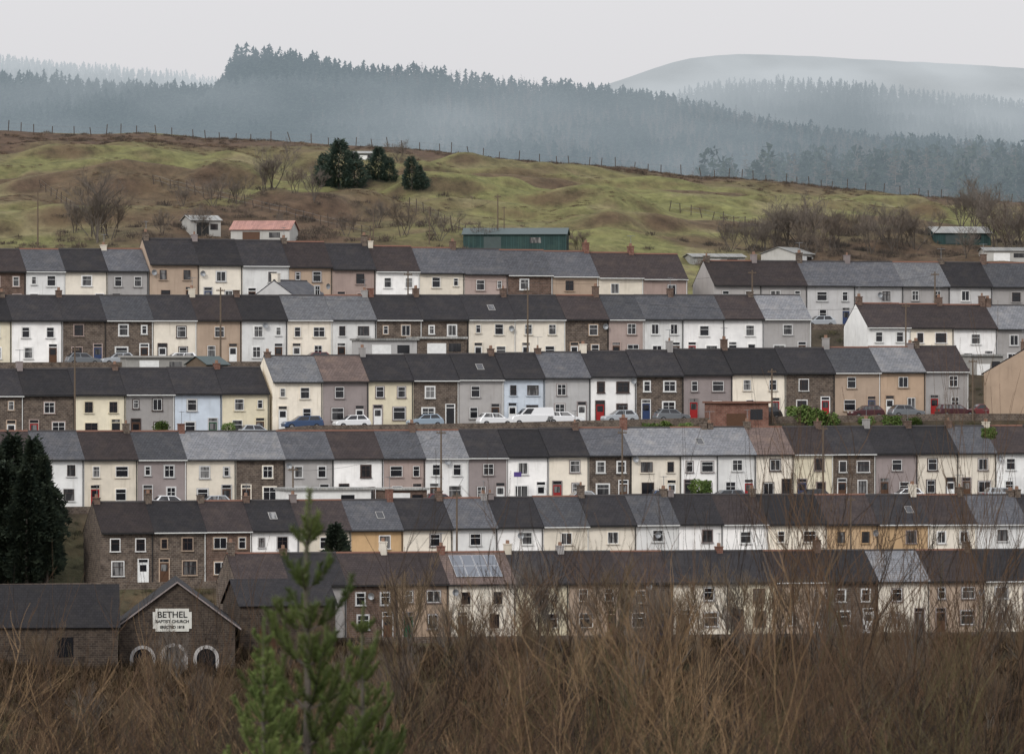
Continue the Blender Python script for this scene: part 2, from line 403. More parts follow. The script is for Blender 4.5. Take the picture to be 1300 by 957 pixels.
# ------------------------------------------------------------ house parts
def wall_mesh(W,H,rise,D):
    b=MB(); e=.006
    b.prism([(0,-2.6),(0,H),(D/2,H+rise),(D,H),(D,-2.6)],e,W-e); return b
def roof_mesh(W,H,rise,D,mat,ridge,hang=0.0):
    b=MB(); e=.003; x0=e-hang; x1=W-e+hang; sl=rise/(D/2); o=.3; t=.13
    b.prism([(-o,H-o*sl+.02),(-o,H-o*sl+t),(D/2,H+rise+t+.02),(D/2,H+rise+.02)],x0,x1,0)
    b.prism([(D+o,H-o*sl+.02),(D+o,H-o*sl+t),(D/2+.002,H+rise+t+.02),(D/2+.002,H+rise+.02)],x0,x1,0)
    z=H+rise+t
    b.prism([(D/2-.16,z-.06),(D/2-.09,z+.09),(D/2+.09,z+.09),(D/2+.16,z-.06)],x0+.001,x1-.001,1)
    return b.mesh('roof',[mat,ridge])
def window_glass(w,h):
    b=MB(); b.box(-w/2,w/2,-.035,-.005,0,h); return b.mesh('window',['glass'])
def window_frame(w,h,st,mat):
    b=MB(); f=.05; y0,y1=-.075,-.04
    b.box(-w/2,-w/2+f,y0,y1,0,h); b.box(w/2-f,w/2,y0,y1,0,h)
    b.box(-w/2+f,w/2-f,y0,y1,0,f); b.box(-w/2+f,w/2-f,y0,y1,h-f,h)
    if st in(0,2): b.box(-w/2+f,w/2-f,y0+.003,y1,h*.62,h*.62+.04)
    if st in(1,2): b.box(-.02,.02,y0+.006,y1,f,h-f)
    return b.mesh('frame',[mat])
def surround(w,h,mat,s=.10):
    b=MB(); y0,y1=-.05,-.002
    b.box(-w/2-s,-w/2-.002,y0,y1,0,h+s); b.box(w/2+.002,w/2+s,y0,y1,0,h+s); b.box(-w/2,w/2,y0,y1,h+.002,h+s)
    return b.mesh('surround',[mat])
def sill(w,mat):
    b=MB(); b.box(-w/2-.14,w/2+.14,-.15,-.003,-.11,-.003); return b.mesh('sill',[mat])
def add_window(par,x,z,w,h,st,fm,sm):
    o=link('window',cached(('wg',w,h),lambda:window_glass(w,h)),par,(x,0,z))
    link('frame',cached(('wf',w,h,st,fm),lambda:window_frame(w,h,st,fm)),o)
    link('sill',cached(('sl',w,sm),lambda:sill(w,sm)),o)
    link('surround',cached(('su',w,h,sm),lambda:surround(w,h,sm)),o)
def door_mesh(dm):
    b=MB(); w=.9; h=2.05
    b.box(-w/2,w/2,-.05,-.004,0,h,0)
    b.box(-w/2+.12,w/2-.12,-.06,-.051,1.25,h-.15,1)
    b.box(-w/2+.12,w/2-.12,-.062,-.051,.2,1.05,0)
    return b.mesh('door',[dm,'glass'])
def doorframe(mat):
    b=MB(); w=.9;h=2.05
    b.box(-w/2-.10,-w/2-.002,-.09,-.003,0,h+.45); b.box(w/2+.002,w/2+.10,-.09,-.003,0,h+.45)
    b.box(-w/2,w/2,-.09,-.003,h+.002,h+.08); b.box(-w/2,w/2,-.09,-.003,h+.37,h+.45); return b.mesh('door_frame',[mat])
def fanlight():
    b=MB(); b.box(-.45,.45,-.04,-.004,2.135,2.415); return b.mesh('fanlight',['glass'])
def chimney_mesh(mat,hh,pots):
    b=MB(); b.box(-.3,.3,-.42,.42,-.6,hh,0); b.box(-.35,.35,-.47,.47,hh+.001,hh+.09,0)
    for p in range(pots): b.cyl((0,-.25+.5*p/max(1,pots-1) if pots>1 else 0,hh+.09),.12,.33,8,1,.1)
    return b.mesh('chimney',[mat,'pot'])
def aerial_mesh():
    b=MB(); b.box(-.02,.02,-.02,.02,0,1.3); b.box(-.5,.5,-.015,.015,1.22,1.25)
    for i in range(7): b.box(-.45+i*.15,-.43+i*.15,-.22,.22,1.255,1.27)
    return b.mesh('aerial',['metal'])
def dish_mesh():
    b=MB(); c=(0,-.30,0); n=10; ring=[(.32*math.cos(6.283*k/n),-.42,.34*math.sin(6.283*k/n)) for k in range(n)]
    for k in range(n): b.poly([c,ring[k],ring[(k+1)%n]])
    b.box(-.02,.02,-.30,-.005,-.02,.02); b.box(-.015,.015,-.62,-.43,-.12,-.08)
    return b.mesh('satellite_dish',['metal'])
def skylight_mesh(sl):
    b=MB()
    for (a,dz,mi) in ((0,.0,1),(.06,.01,0)):
        b.poly([(x,y,y*sl+.17+dz) for x,y in ((a,1.3+a),(.8-a,1.3+a),(.8-a,2.3-a),(a,2.3-a))],mi)
    return b.mesh('skylight',['glass','concrete'])
CW={'stone':'brown stone','brown':'brown brick','brick':'red brick','cream':'cream rendered','white':'white rendered','pale':'pale white rendered','grey':'grey pebbledashed','mauve':'mauve-brown rendered','tan':'tan rendered','yellow':'pale yellow rendered','ochre':'ochre rendered','blue':'pale blue rendered','ltgrey':'light grey rendered','rose':'pinkish brown rendered'}
CR={'K':'dark slate roof','N':'brown tiled roof','S':'grey slate roof','L':'pale slate roof','R':'reddish tiled roof'}
DW={'dwhite':'white','dred':'red','dbrown':'brown','dblue':'blue','dgreen':'green','dblack':'black'}
RNG=random.Random(11); RX=random.Random(77)
def build_house(h,rot=TH,label=None,D=8.2,group='terraced houses on the hillside'):
    W,H,rise=h['W'],h['H'],h['rise']; R=RNG
    E=bpy.data.objects.new('terraced_house',None); COL.objects.link(E); E.location=(h['x'],h['y'],h['z']); E.rotation_euler=(0,0,rot)
    door=h.get('door') or R.choice(['dwhite']*5+['dbrown']*4+['dred','dblue','dgreen','dblack'])
    E['label']=label or f"{CW[h['wall']]} terraced house with {CR[h['roof']]} and {DW[door]} door"
    E['category']='house'; E['group']=group
    link('wall',wall_mesh(W,H,rise,D).mesh('wall',[h['wall']]),E)
    ridge='terracotta' if (h['roof'] in 'NSRL' and R.random()<.5) else 'darkridge'
    ro=link('roof',roof_mesh(W,H,rise,D,'roof'+h['roof'],ridge),E)
    if R.random()<.60 or h['end0']:
        mt=R.choice(['brick','cream','stone','stone','brown','brown','grey','mauve']); hh=R.choice([.35,.5,.7,.95]); pt=R.choice([0,1,2,2,3])
        c=link('chimney',cached(('ch',mt,hh,pt),lambda:chimney_mesh(mt,hh,pt)),ro,(.42 if h['end0'] else (.34 if RX.random()<.6 else W-.36),D/2,H+rise+.12))
        if R.random()<.45: link('aerial',cached('aer',aerial_mesh),c,(0.1,.2,hh+.05),R.random()*3)
    if RX.random()<.07: link('skylight',cached(('sky',rise,D),lambda:skylight_mesh(rise/(D/2))),ro,(W*RX.uniform(.3,.7),0,H))
    if RX.random()<.22: link('satellite_dish',cached('dish',dish_mesh),E,(W*RX.choice([.5,.08,.92]),0,RX.uniform(4.0,4.8)),RX.uniform(-.5,.1))
    gm=R.choice(['gutb','gutb','gutw'])
    b=MB(); b.box(.004,W-.004,-.42,-.305,H-.24,H-.13); link('gutter',b.mesh('gutter',[gm]),E)
    b=MB(); b.cyl((W-.15,-.09,-.1),.05,H-.1,6); link('downpipe',b.mesh('downpipe',[gm]),E)
    wall=h['wall']
    if wall in('stone','brown','brick'): sm=R.choice(['cream','pale','ltgrey','tan','rose'])
    else: sm=R.choice([wall,wall,wall,wall,'white','fb','ltgrey','mauve'])
    fm='fb' if R.random()<.2 else 'fw'
    mir=R.random()<.5; lay=R.choice([0,0,1,1,1,2,3]); st=R.choice([0,0,1,2])
    z2=3.2+R.choice([0,.1,.2])
    if lay==0: wins=[(.27,z2,.85,1.15),(.75,z2,.85,1.15)]
    elif lay==1: wins=[(.36,z2,1.0,1.2)] + ([(.8,z2+.2,.55,.9)] if R.random()<.3 else [])
    elif lay==2: wins=[(.3,z2,1.3,1.1),(.78,z2,.7,1.1)]
    else: wins=[(.5,z2,1.1,1.15)]
    lw=R.choice([.9,1.1,1.35]); wins.append((.32,.9,lw,R.choice([1.2,1.35])))
    for fx,z,w,hh in wins:
        x=W*fx if not mir else W*(1-fx)
        add_window(E,x,z,w,hh,st if w>.7 else 0,fm,sm)
    dx=W*.8 if not mir else W*.2
    d=link('door',cached(('dr',door),lambda:door_mesh(door)),E,(dx,0,.05))
    link('door_frame',cached(('df',sm),lambda:doorframe(sm)),d); link('fanlight',cached('fan',fanlight),d)
    return E
for h in HOUSES:
    if h['row']=='C' and (750<h['pm']<808 or 60<h['pm']<95 or 870<h['pm']<930): h['door']='dred'
    E=build_house(h)
    if h['row']=='F' and 570<h['pm']<655:
        ro=[c for c in E.children if c.name.startswith('roof')][0]
        b=MB(); sl=h['rise']/4.1
        for i in range(4):
            for j in range(2):
                x0=.9+i*1.15; s0=.6+j*1.5
                for (a,b2,dz,mi) in ((0,1.1,.0,1),(.03,1.07,.006,0)):
                    pts=[]
                    for xx,ss in ((x0+a,s0+a),(x0+b2,s0+a),(x0+b2,s0+1.45-a),(x0+a,s0+1.45-a)):
                        pts.append((xx,ss-.05,h['H']+ss*sl+.2+dz))
                    b.poly(pts,mi)
        MATS['solar']=plain('solar_cell',(.10,.11,.13),.3,spec=.5); MATS['solarf']=plain('solar_frame',(.5,.51,.53),.4)
        link('solar_panel',b.mesh('solar_panel',['solar','solarf']),ro)

# roads, pavements, parapet walls
for k,w in WROW.items():
    xs=[a for a,b in BASE[k]]; zs=[b for a,b in BASE[k]]
    X=np.arange(min(xs)-15,max(xs)+15,2.0); Zs=np.interp(X,xs,zs)
    def strip(name,wa,wb,dz,mat,th=0):
        b=MB()
        for i in range(len(X)-1):
            p=[]
            for (xx,zz,ww) in ((X[i],Zs[i],wa),(X[i+1],Zs[i+1],wa),(X[i+1],Zs[i+1],wb),(X[i],Zs[i],wb)):
                p.append((xx,ww+T*xx,zz+dz))
            b.poly(p)
            if th: b.poly([(p[0][0],p[0][1],p[0][2]-th),(p[1][0],p[1][1],p[1][2]-th),p[1],p[0]])
        link(name,b.mesh(name,[mat]),kind='structure')
    strip('road',w-6.4,w-1.6,-.02,'asphalt'); strip('pavement',w-1.6,w-.05,.1,'paving',.14)
    b=MB()
    for i in range(len(X)-1):
        y0,y1=w-6.7+T*X[i],w-6.7+T*X[i+1]
        a=[(X[i],y0,Zs[i]-2.5),(X[i+1],y1,Zs[i+1]-2.5),(X[i+1],y1,Zs[i+1]+.45),(X[i],y0,Zs[i]+.45)]
        c=[(p[0],p[1]+.3,p[2]) for p in a]
        b.poly(a); b.poly([a[3],a[2],c[2],c[3]]); b.poly([c[1],c[0],c[3],c[2]])
    link('stone_wall',b.mesh('stone_wall',['stone']),label='low dark stone retaining wall along the terrace street',cat='wall')

# ------------------------------------------------------------ other buildings
def special(px,py_eave,w,Wm,wall,roof,rot,label,H=5.2,rise=2.4,D=8.2,name='house'):
    x,y=P(px,w); z=Zp(py_eave,y)-H
    h=dict(x=x,y=y,z=z,W=Wm,wall=wall,roof=roof,H=H,rise=rise,end0=True)
    E=build_house(h,rot,label,D); E.name='detached_'+name; E['group']='larger houses at the row ends'
    return E
special(1352,474,626,12,'tan','N',math.radians(78),'large tan gable-ended house beside parked cars',H=6.5,rise=2.6,D=9)
special(376,378,672,7,'ltgrey','S',math.radians(60),'small grey house with pitched slate roof',H=3.0,rise=1.9,D=6)

def outbuilding(name,px,pytop_eave,w,L,D,H,rise,wallm,roofm,rot,label,door='dwhite',cat='shed',z=None,onhit=None):
    if onhit: x,y,z,_=hit(*onhit); z-=.2
    else:
        x,y=P(px,w); z=Zp(pytop_eave,y)-H
    E=bpy.data.objects.new(name,None); COL.objects.link(E); E.location=(x,y,z); E.rotation_euler=(0,0,rot)
    E['label']=label; E['category']=cat
    b=MB()
    if rise>0: b.prism([(0,-1.5),(0,H),(D/2,H+rise),(D,H),(D,-1.5)],0,L)
    else: b.box(0,L,0,D,-1.5,H)
    link('wall',b.mesh('wall',[wallm]),E)
    b=MB()
    if rise>0:
        sl=rise/(D/2); t=.08;o=.25
        b.prism([(-o,H-o*sl+.02),(-o,H-o*sl+t),(D/2,H+rise+t),(D/2,H+rise+.02)],-.2,L+.2)
        b.prism([(D+o,H-o*sl+.02),(D+o,H-o*sl+t),(D/2+.002,H+rise+t),(D/2+.002,H+rise+.02)],-.2,L+.2)
    else: b.box(-.2,L+.2,-.3,D+.2,H+.003,H+.22)
    link('roof',b.mesh('roof',[roofm]),E)
    b=MB(); b.box(L*.2,L*.2+min(2.2,L*.4),-.05,-.003,0,min(H-.3,2.1)); link('door',b.mesh('door',[door]),E)
    b=MB(); b.box(L*.65,L*.65+min(1.4,L*.25),-.04,-.003,H*.45,H*.8); link('window',b.mesh('window',['glass']),E)
    return E
MATS['rust']=roof_mat('rusty_roof',(.23,.125,.105),.25,3)
MATS['teal']=roof_mat('teal_cladding',(.026,.050,.049),.3,4)
MATS['darkteal']=plain('dark_green_roof',(.055,.075,.075),.6)
MATS['sheet']=roof_mat('galvanised_sheet',(.26,.26,.25),.3,4)
MATS['dull']=render_wall('dull_grey_render',(.42,.41,.38))
outbuilding('barn',0,0,0,7.5,6,1.9,1.1,'dull','rust',math.radians(-8),'pale barn with faded red corrugated roof in the pasture',cat='barn',door='dbrown',onhit=(293,309))
outbuilding('shed',0,0,0,13,6,2.0,.8,'teal','darkteal',math.radians(-4),'long dark teal metal shed above the terraces',door='darkteal',onhit=(588,320))
outbuilding('stable',0,0,0,4,4,2.2,.6,'dull','sheet',math.radians(20),'open tumbledown pale shed on rough grass',door='gutb',onhit=(242,300))
outbuilding('stable',0,0,0,8,4,1.5,.8,'teal','sheet',math.radians(15),'low green shed with pale grey roof beside bare trees',door='darkteal',onhit=(1186,309))
outbuilding('cabin',0,0,0,3.0,3,1.0,.3,'sheet','sheet',math.radians(10),'small grey field cabin by the evergreen trees',onhit=(450,202))
outbuilding('shed',0,0,0,5,5,1.8,.8,'dull','sheet',math.radians(60),'small pale gable-ended shed behind the terraces',onhit=(1010,338))
outbuilding('shed',0,0,0,7,4,1.2,.4,'sheet','sheet',math.radians(16),'long low grey greenhouse behind the terraces',onhit=(880,346))
outbuilding('cabin',0,0,0,6,3,1.6,.4,'dull','sheet',math.radians(10),'cream cabin beside the upper lane',onhit=(1250,332))
for a in [(458,432,656,6.5,4,2.6,'ltgrey','sheet','single-storey flat-roofed garage with pale fascia'),(530,430,656,5.6,4,2.6,'stone','sheet','stone garage with pale flat roof'),
          (160,454,653,7.5,3,2.2,'concrete','concrete','low concrete outbuilding behind the terrace'),(362,622,598,9,4,2.6,'pale','sheet','white flat-roofed extension in front of the terrace')]:
    outbuilding('garage',a[0],a[1],a[2],a[3],a[4],a[5],0,a[6],a[7],TH,a[8],cat='garage')
outbuilding('garage',909,512,625,6,4,3.2,0,'brick','terracotta',TH,'square red brick garage with flat roof by the street',cat='garage',door='dbrown')
outbuilding('garage',488,622,598,4.5,3.5,2.4,.0,'brown','sheet',TH,'small brown garage with flat roof',cat='garage')
outbuilding('garage',1232,452,655,4,3.5,3,.0,'concrete','sheet',TH,'grey flat-roofed garage beside the gable',cat='garage')
outbuilding('shed',262,462,650,3.5,3,1.9,.8,'wood','darkteal',math.radians(50),'small timber shed with pitched roof in a back garden')
outbuilding('cottage',305,768,541,9,7,4.0,2.2,'chapelstone','roofK',TH,'low cottage with dark pitched roof behind the scrub',cat='house',door='dbrown')

# chapel
w=533; x,y=P(225,w); E=bpy.data.objects.new('chapel',None); COL.objects.link(E)
apexz=Zp(739,y); E.location=(x,y,apexz-9.6); E.rotation_euler=(0,0,math.radians(4))
E['label']='dark stone chapel with gabled front and name sign'; E['category']='chapel'
b=MB()
def gprism(b,prof,y0,y1,mi=0):
    i=len(b.v); n=len(prof)
    b.v+=[(a,y0,c) for a,c in prof]+[(a,y1,c) for a,c in prof]
    b.f.append(tuple(i+k for k in range(n)));b.m.append(mi); b.f.append(tuple(i+n+k for k in reversed(range(n))));b.m.append(mi)
    for k in range(n):
        a=i+k;c=i+(k+1)%n; b.f.append((a,c,c+n,a+n));b.m.append(mi)
gprism(b,[(-5.2,-4),(5.2,-4),(5.2,5.6),(0,9.5),(-5.2,5.6)],0,14)
link('wall',b.mesh('wall',['chapelstone']),E)
b=MB()
gprism(b,[(-5.7,5.27),(0,9.52),(0,9.75),(-5.7,5.5)],-.3,14.2); gprism(b,[(5.7,5.27),(5.7,5.5),(.003,9.75),(.003,9.52)],-.3,14.2)
link('roof',b.mesh('roof',['roofK']),E)
b=MB()
for s_ in (-1,1):
    b.poly([(s_*5.75,-.36,5.3),(0,-.36,9.55),(0,-.36,9.72),(s_*5.75,-.36,5.47)])
link('bargeboard',b.mesh('bargeboard',['mauve']),E)
def arch(w,h,y0,y1,mi,b):
    prof=[(-w/2,0),(w/2,0)]+[(w/2*math.cos(t),h+w/2*math.sin(t)) for t in np.linspace(0,math.pi,9)]
    gprism(b,prof,y0,y1,mi)
for ax,aw,ah in((-3.1,1.7,2.1),(-.3,1.9,2.2),(2.6,1.7,2.1)):
    b=MB(); arch(aw,ah,-.05,-.005,0,b); wo=link('window',b.mesh('window',['glass']),E,(ax,0,.7))
    b=MB(); n=12; bw=.3; pr=[(aw/2*math.cos(t),ah+aw/2*math.sin(t)) for t in np.linspace(0,math.pi,n)]; po=[((aw/2+bw)*math.cos(t),ah+(aw/2+bw)*math.sin(t)) for t in np.linspace(0,math.pi,n)]
    pr=[(aw/2,0)]+pr+[(-aw/2,0)]; po=[(aw/2+bw,0)]+po+[(-aw/2-bw,0)]
    for i in range(len(pr)-1):
        b.poly([(pr[i][0],-.12,pr[i][1]),(po[i][0],-.12,po[i][1]),(po[i+1][0],-.12,po[i+1][1]),(pr[i+1][0],-.12,pr[i+1][1])])
        b.poly([(po[i][0],-.12,po[i][1]),(po[i][0],0,po[i][1]),(po[i+1][0],0,po[i+1][1]),(po[i+1][0],-.12,po[i+1][1])])
    link('surround',b.mesh('surround',['grey']),wo)
sg=MB(); pr=[(-1.75,.25),(-1.5,.25),(-1.5,0),(1.5,0),(1.5,.25),(1.75,.25),(1.75,1.75),(1.5,1.75),(1.5,2.05),(-1.5,2.05),(-1.5,1.75),(-1.75,1.75)]
gprism(sg,pr,-.12,-.01); MATS['signw']=plain('sign_white',(.58,.57,.52),.7,scale=2); MATS['ink']=plain('sign_lettering',(.03,.03,.03),.7)
so=link('sign',sg.mesh('sign',['signw']),E,(-.45,0,5.2))
def text(body,size,zz,par,nm='lettering'):
    cu=bpy.data.curves.new('lettering','FONT'); cu.body=body; cu.size=size; cu.align_x='CENTER'; cu.extrude=.01; cu.offset=.012
    o=bpy.data.objects.new('t',cu); COL.objects.link(o); bpy.context.view_layer.update()
    me=bpy.data.meshes.new_from_object(o); bpy.data.objects.remove(o)
    me.materials.clear(); me.materials.append(MATS['ink'])
    l=link(nm,me,par,(0,-.135,zz)); l.rotation_euler=(math.radians(90),0,0)
text('BETHEL',.80,1.25,so); text('BAPTIST CHURCH',.37,.78,so); text('ERECTED 1868',.34,.28,so)
outbuilding('hall',-70,795,534,15.4,9,5,3.5,'chapelstone','roofK',math.radians(5),'long dark stone chapel hall with slate roof',cat='chapel',door='dbrown')

# ------------------------------------------------------------ vegetation
def grow(b,p,d,L,r,lev,R,maxlev,up=.15,kids=5,spread=.7,mi=0,nseg=4,minr=.008,wob=.12):
    pts=[p.copy()]; q=p.copy(); dd=d.copy()
    for i in range(nseg):
        dd=(dd+Vector((R.gauss(0,wob),R.gauss(0,wob),R.gauss(0,.08)+up*.3))).normalized(); q=q+dd*(L/nseg); pts.append(q.copy())
    b.tube(pts,r,max(minr*.6,r*.35),3 if lev else 5,0 if lev==0 else 1)
    if lev<maxlev:
        for k in range(kids):
            t=R.uniform(.25,1)
            i=min(int(t*nseg),nseg-1); fr=t*nseg-i; pp=pts[i].lerp(pts[i+1],fr)
            a=R.uniform(0,6.283); o=Vector((math.cos(a),math.sin(a),0))
            nd=(dd*(1-spread*.5)+o*spread+Vector((0,0,up))).normalized()
            grow(b,pp,nd,L*R.uniform(.42,.68)*(1.15-.4*t),max(minr,r*.45),lev+1,R,maxlev,up,kids,spread,mi,nseg if lev<1 else 3,minr,wob)
def split_mesh(b,mts):
    out=[]
    for mi,(nm,mt) in enumerate(mts):
        s_=MB(); mp={}
        for f,m in zip(b.f,b.m):
            if m==mi:
                nf=[]
                for v in f:
                    if v not in mp: mp[v]=len(s_.v); s_.v.append(b.v[v])
                    nf.append(mp[v])
                s_.f.append(tuple(nf)); s_.m.append(0)
        out.append(s_.mesh(nm,[mt]))
    return out
def bare_tree_meshes(seed,mt='twig'):
    R=random.Random(seed); b=MB()
    for q in range(4):
        grow(b,Vector((R.gauss(0,.3),R.gauss(0,.3),-.4)),Vector((R.gauss(0,.28),R.gauss(0,.28),1)).normalized(),R.uniform(3.8,5.2),.08,0,R,3,.25,7,.62,0,4,.010)
    return split_mesh(b,[('trunk','bark'),('crown',mt)])
BT=[bare_tree_meshes(s_,m) for s_,m in((1,'twig'),(2,'twig'),(3,'twigred'),(4,'twig'),(5,'scrubtwig'),(6,'scrubtwig'))]
def bare_tree(x,y,z,h,v,label='leafless deciduous tree on the hillside',group='bare trees',sx=1):
    E=bpy.data.objects.new('bare_tree',None); COL.objects.link(E); E.location=(x,y,z); E.rotation_euler=(0,0,random.random()*6); s_=h/6.2; E.scale=(s_*sx,s_*sx,s_)
    E['label']=label; E['category']='tree'; E['group']=group
    link('trunk',BT[v][0],E); link('crown',BT[v][1],E)
def conifer_meshes(seed,n=2600,H=10,Rm=2.6,mt='conif',rag=.35,shape=1.0):
    R=random.Random(seed); b=MB()
    lob=[(R.uniform(0,6.28),R.uniform(.1,.95),R.uniform(.6,1.3)) for _ in range(22)]
    for i in range(n):
        t=R.random()**1.1; a=R.uniform(0,6.283)
        lf=1.0
        for la,lt,lm in lob:
            dd=((math.cos(a-la)-1)**2*2+((t-lt)*5)**2)
            if dd<.5: lf*=lm
        rad=Rm*(1-t)**shape*min(1,.55+t*4)*min(lf,1.5)*(.85+rag*math.sin(t*31+a))*math.sqrt(R.uniform(.25,1))
        p=Vector((rad*math.cos(a),rad*math.sin(a),.3+t*(H-.4)+R.gauss(0,.22)))
        o=Vector((math.cos(a),math.sin(a),R.uniform(-.4,.9))); s_=R.uniform(.2,.6)*(1-.2*t)
        u=Vector((-math.sin(a),math.cos(a),R.gauss(0,.3)))*s_*.3
        b.poly([p-u,p+u,p+o*s_+u*.2])
        b.poly([p-Vector((0,0,s_*.25)),p+Vector((0,0,s_*.25)),p+o*s_])
    tr=MB(); tr.cyl((0,0,-1),.22,H*.85,6,0,.04)
    return tr.mesh('trunk',['bark']),b.mesh('crown',[mt])
CON=[conifer_meshes(5,7000,10,3.3,'conif',.1,.45),conifer_meshes(6,2600,6.5,2.9,'conif2',.1,.36),conifer_meshes(8,3400,6.5,3.5,'conif2',.12,.33)]
SHR=conifer_meshes(9,3000,4,2.0,'conif',.1,.42)
def ctree(name,x,y,z,s_,me,label,group='evergreen trees',sx=1):
    E=bpy.data.objects.new(name,None); COL.objects.link(E); E.location=(x,y,z); E.rotation_euler=(0,0,random.random()*6); E.scale=(s_*sx,s_*sx,s_)
    E['label']=label; E['category']='tree'; E['group']=group
    link('trunk',me[0],E); link('crown',me[1],E)
for px,pt,wv,s_,sx in [(-6,570,592,1.35,.95),(18,556,593,1.45,.85),(40,560,589,1.35,.8),(56,580,588,1.15,.7),(6,590,586,1.2,1.0),(34,596,584,1.1,.95),(60,618,584,.85,.8),(-36,575,590,1.3,.9)]:
    x,y=P(px,wv); ctree('evergreen_tree',x,y,Zp(pt,y)-10*s_,s_,CON[0],'tall dark dense bushy evergreen beside the terrace',sx=sx)
x,y=P(425,569); ctree('evergreen_bush',x,y,Zp(668,y)-4.1,1.05,SHR,'rounded dark clipped evergreen in front of ochre house',sx=.8)
for px,py,s_,m in[(430,238,.98,2),(412,236,.68,1),(450,238,.74,1),(480,228,.68,2),(494,230,.5,1),(523,240,.68,1),(533,241,.5,1)]:
    x,y,z,_=hit(px,py); ctree('evergreen_tree',x,y,z-.2,s_,CON[m],'rounded blue-green pine on the rough pasture',sx=.9)
for i,(px,py,h) in enumerate([(125,306,8.2),(112,300,5),(140,304,5.5),(345,240,6),(335,244,4),(268,262,4),(375,245,3.5),(300,258,3.5),(398,256,4),(505,206,3),(512,300,4.5),(232,262,3),(205,300,3),(560,306,4),(440,300,3),
      (1000,316,7),(985,318,5.5),(1018,318,6),(1040,312,5),(1090,300,4),(1120,305,4.5),(1165,318,5.5),(1150,312,4.5),(1235,292,7),(1250,300,6.5),(1222,290,5),(1290,326,8),(1275,320,7),(1300,330,7.5),(930,320,4),(735,322,3),(620,318,3.5),
      (255,300,3.5),(480,290,3.5),(1060,318,5.5),(1135,320,5.5),(970,320,4.5),
      (1105,322,5),(1030,325,4.5),(1225,328,4),(1260,315,6),(955,322,4),(1008,300,4.5),(355,300,3),(95,296,3)]):
    x,y,z,_=hit(px,py); bare_tree(x,y,z,h,i%4,'leafless bushy tree on the rough pasture' if h<6 else 'tall leafless tree above the terraces','bare trees on the pasture',1.2)
for i in range(56):
    px=60+1300*(i+random.uniform(-.6,.6))/56; wv=random.uniform(500,543); x,y=P(px,wv); big=px>430
    bare_tree(x,y,gz(x,y)-.3,random.uniform(5.,9.5) if big else random.uniform(3.5,5.5),[4,5,0,2,4][i%5],'leafless tree in scrub below the terraces','bare trees below the terraces',.85)

def leafclump(seed,n=1200):
    R=random.Random(seed); b=MB()
    for i in range(n):
        c=Vector((R.gauss(0,1),R.gauss(0,.8),R.gauss(0,1))); c.normalize(); rr=R.uniform(.6,1)*(1+.25*math.sin(c.x*5+seed)*math.cos(c.z*4))
        p=Vector((c.x*1.6*rr,c.y*1.2*rr,1.0+c.z*1.0*rr))
        u=Vector((R.gauss(0,1),R.gauss(0,1),R.gauss(0,1))).normalized()*.11; v=u.orthogonal().normalized()*.13
        b.poly([p-u,p+v,p+u,p-v])
    return b.mesh('green_shrub',['leaf'])
LC=[leafclump(1),leafclump(2)]
for px,py,wv,s_ in[(1015,518,628,1.1),(1035,522,627,1.2),(1050,528,627,.9),(1130,530,627,.9),(1160,533,626,.7),(1100,532,627,.7),(845,538,627,.9),(825,540,627,.7),(870,540,626,.7),(890,612,600,.8),(205,538,627,.7),(1255,546,600,.6),(290,540,627,.6)]:
    x,y=P(px,wv); link('green_shrub',LC[random.randint(0,1)],None,(x,y,Zp(py,y)-2*s_+.3),random.random()*6,s_,'leafy green garden shrub beside the street','shrub','garden shrubs')

def replicate(base_v,base_f,pos,scl,rotz,cols=None,jit=None):
    n=len(pos); nv=len(base_v)
    c,s_=np.cos(rotz),np.sin(rotz)
    V=np.repeat(base_v[None],n,0)*scl[:,None,:]
    x=V[...,0]*c[:,None]-V[...,1]*s_[:,None]; y=V[...,0]*s_[:,None]+V[...,1]*c[:,None]
    V=np.stack([x,y,V[...,2]],-1)+pos[:,None,:]
    Fc=base_f[None]+(np.arange(n)*nv)[:,None,None]
    C_=np.repeat(cols[:,None,:],nv,1).reshape(-1,3) if cols is not None else None
    return V.reshape(-1,3),Fc.reshape(-1,base_f.shape[1]),C_
def clump(n,seed,wd=(.012,.045)):
    R=np.random.RandomState(seed); v=[];f=[]
    for i in range(n):
        a=R.uniform(0,6.28); r=R.uniform(0,.9)**.7; p=np.array([r*math.cos(a),r*math.sin(a),R.uniform(0,.45)*(1-r*.6)])
        d=np.array([math.cos(a)*R.uniform(-.3,.8),math.sin(a)*R.uniform(-.3,.8),R.uniform(.3,1)])*R.uniform(.25,.6); u=np.array([-math.sin(a),math.cos(a),0])*R.uniform(*wd)
        k=len(v); v+=[p-u,p+u,p+d]; f.append((k,k+1,k+2))
    return np.array(v),np.array(f)
cv,cf=clump(110,1)
R=np.random.RandomState(5)
def scatter(n,pxr,wr,dens,smin,smax,colA,colB,name,cat_label,base=(cv,cf),zs=1.0):
    px=R.uniform(*pxr,n); ww=R.uniform(*wr,n); k=(px-650)/F; x=k*ww/(1-k*T); d=dens(px,ww,x); keep=R.uniform(0,1,n)<d
    px,ww,x=px[keep],ww[keep],x[keep]; n=len(x); y=ww+T*x; z=ground(x,ww)
    s1=R.uniform(smin,smax,n); scl=np.stack([s1,s1,s1*zs*R.uniform(.7,1.2,n)],1)
    t=R.uniform(0,1,n)[:,None]; cols=np.array(colA)*(1-t)+np.array(colB)*t
    V,Fc,Cc=replicate(base[0],base[1],np.stack([x,y,z-.05],1),scl,R.uniform(0,6.28,n),cols)
    o=link(name,bigmesh(name,V,Fc,Cc,'forest',False),kind='stuff'); o['label']=cat_label; o['category']='plants'
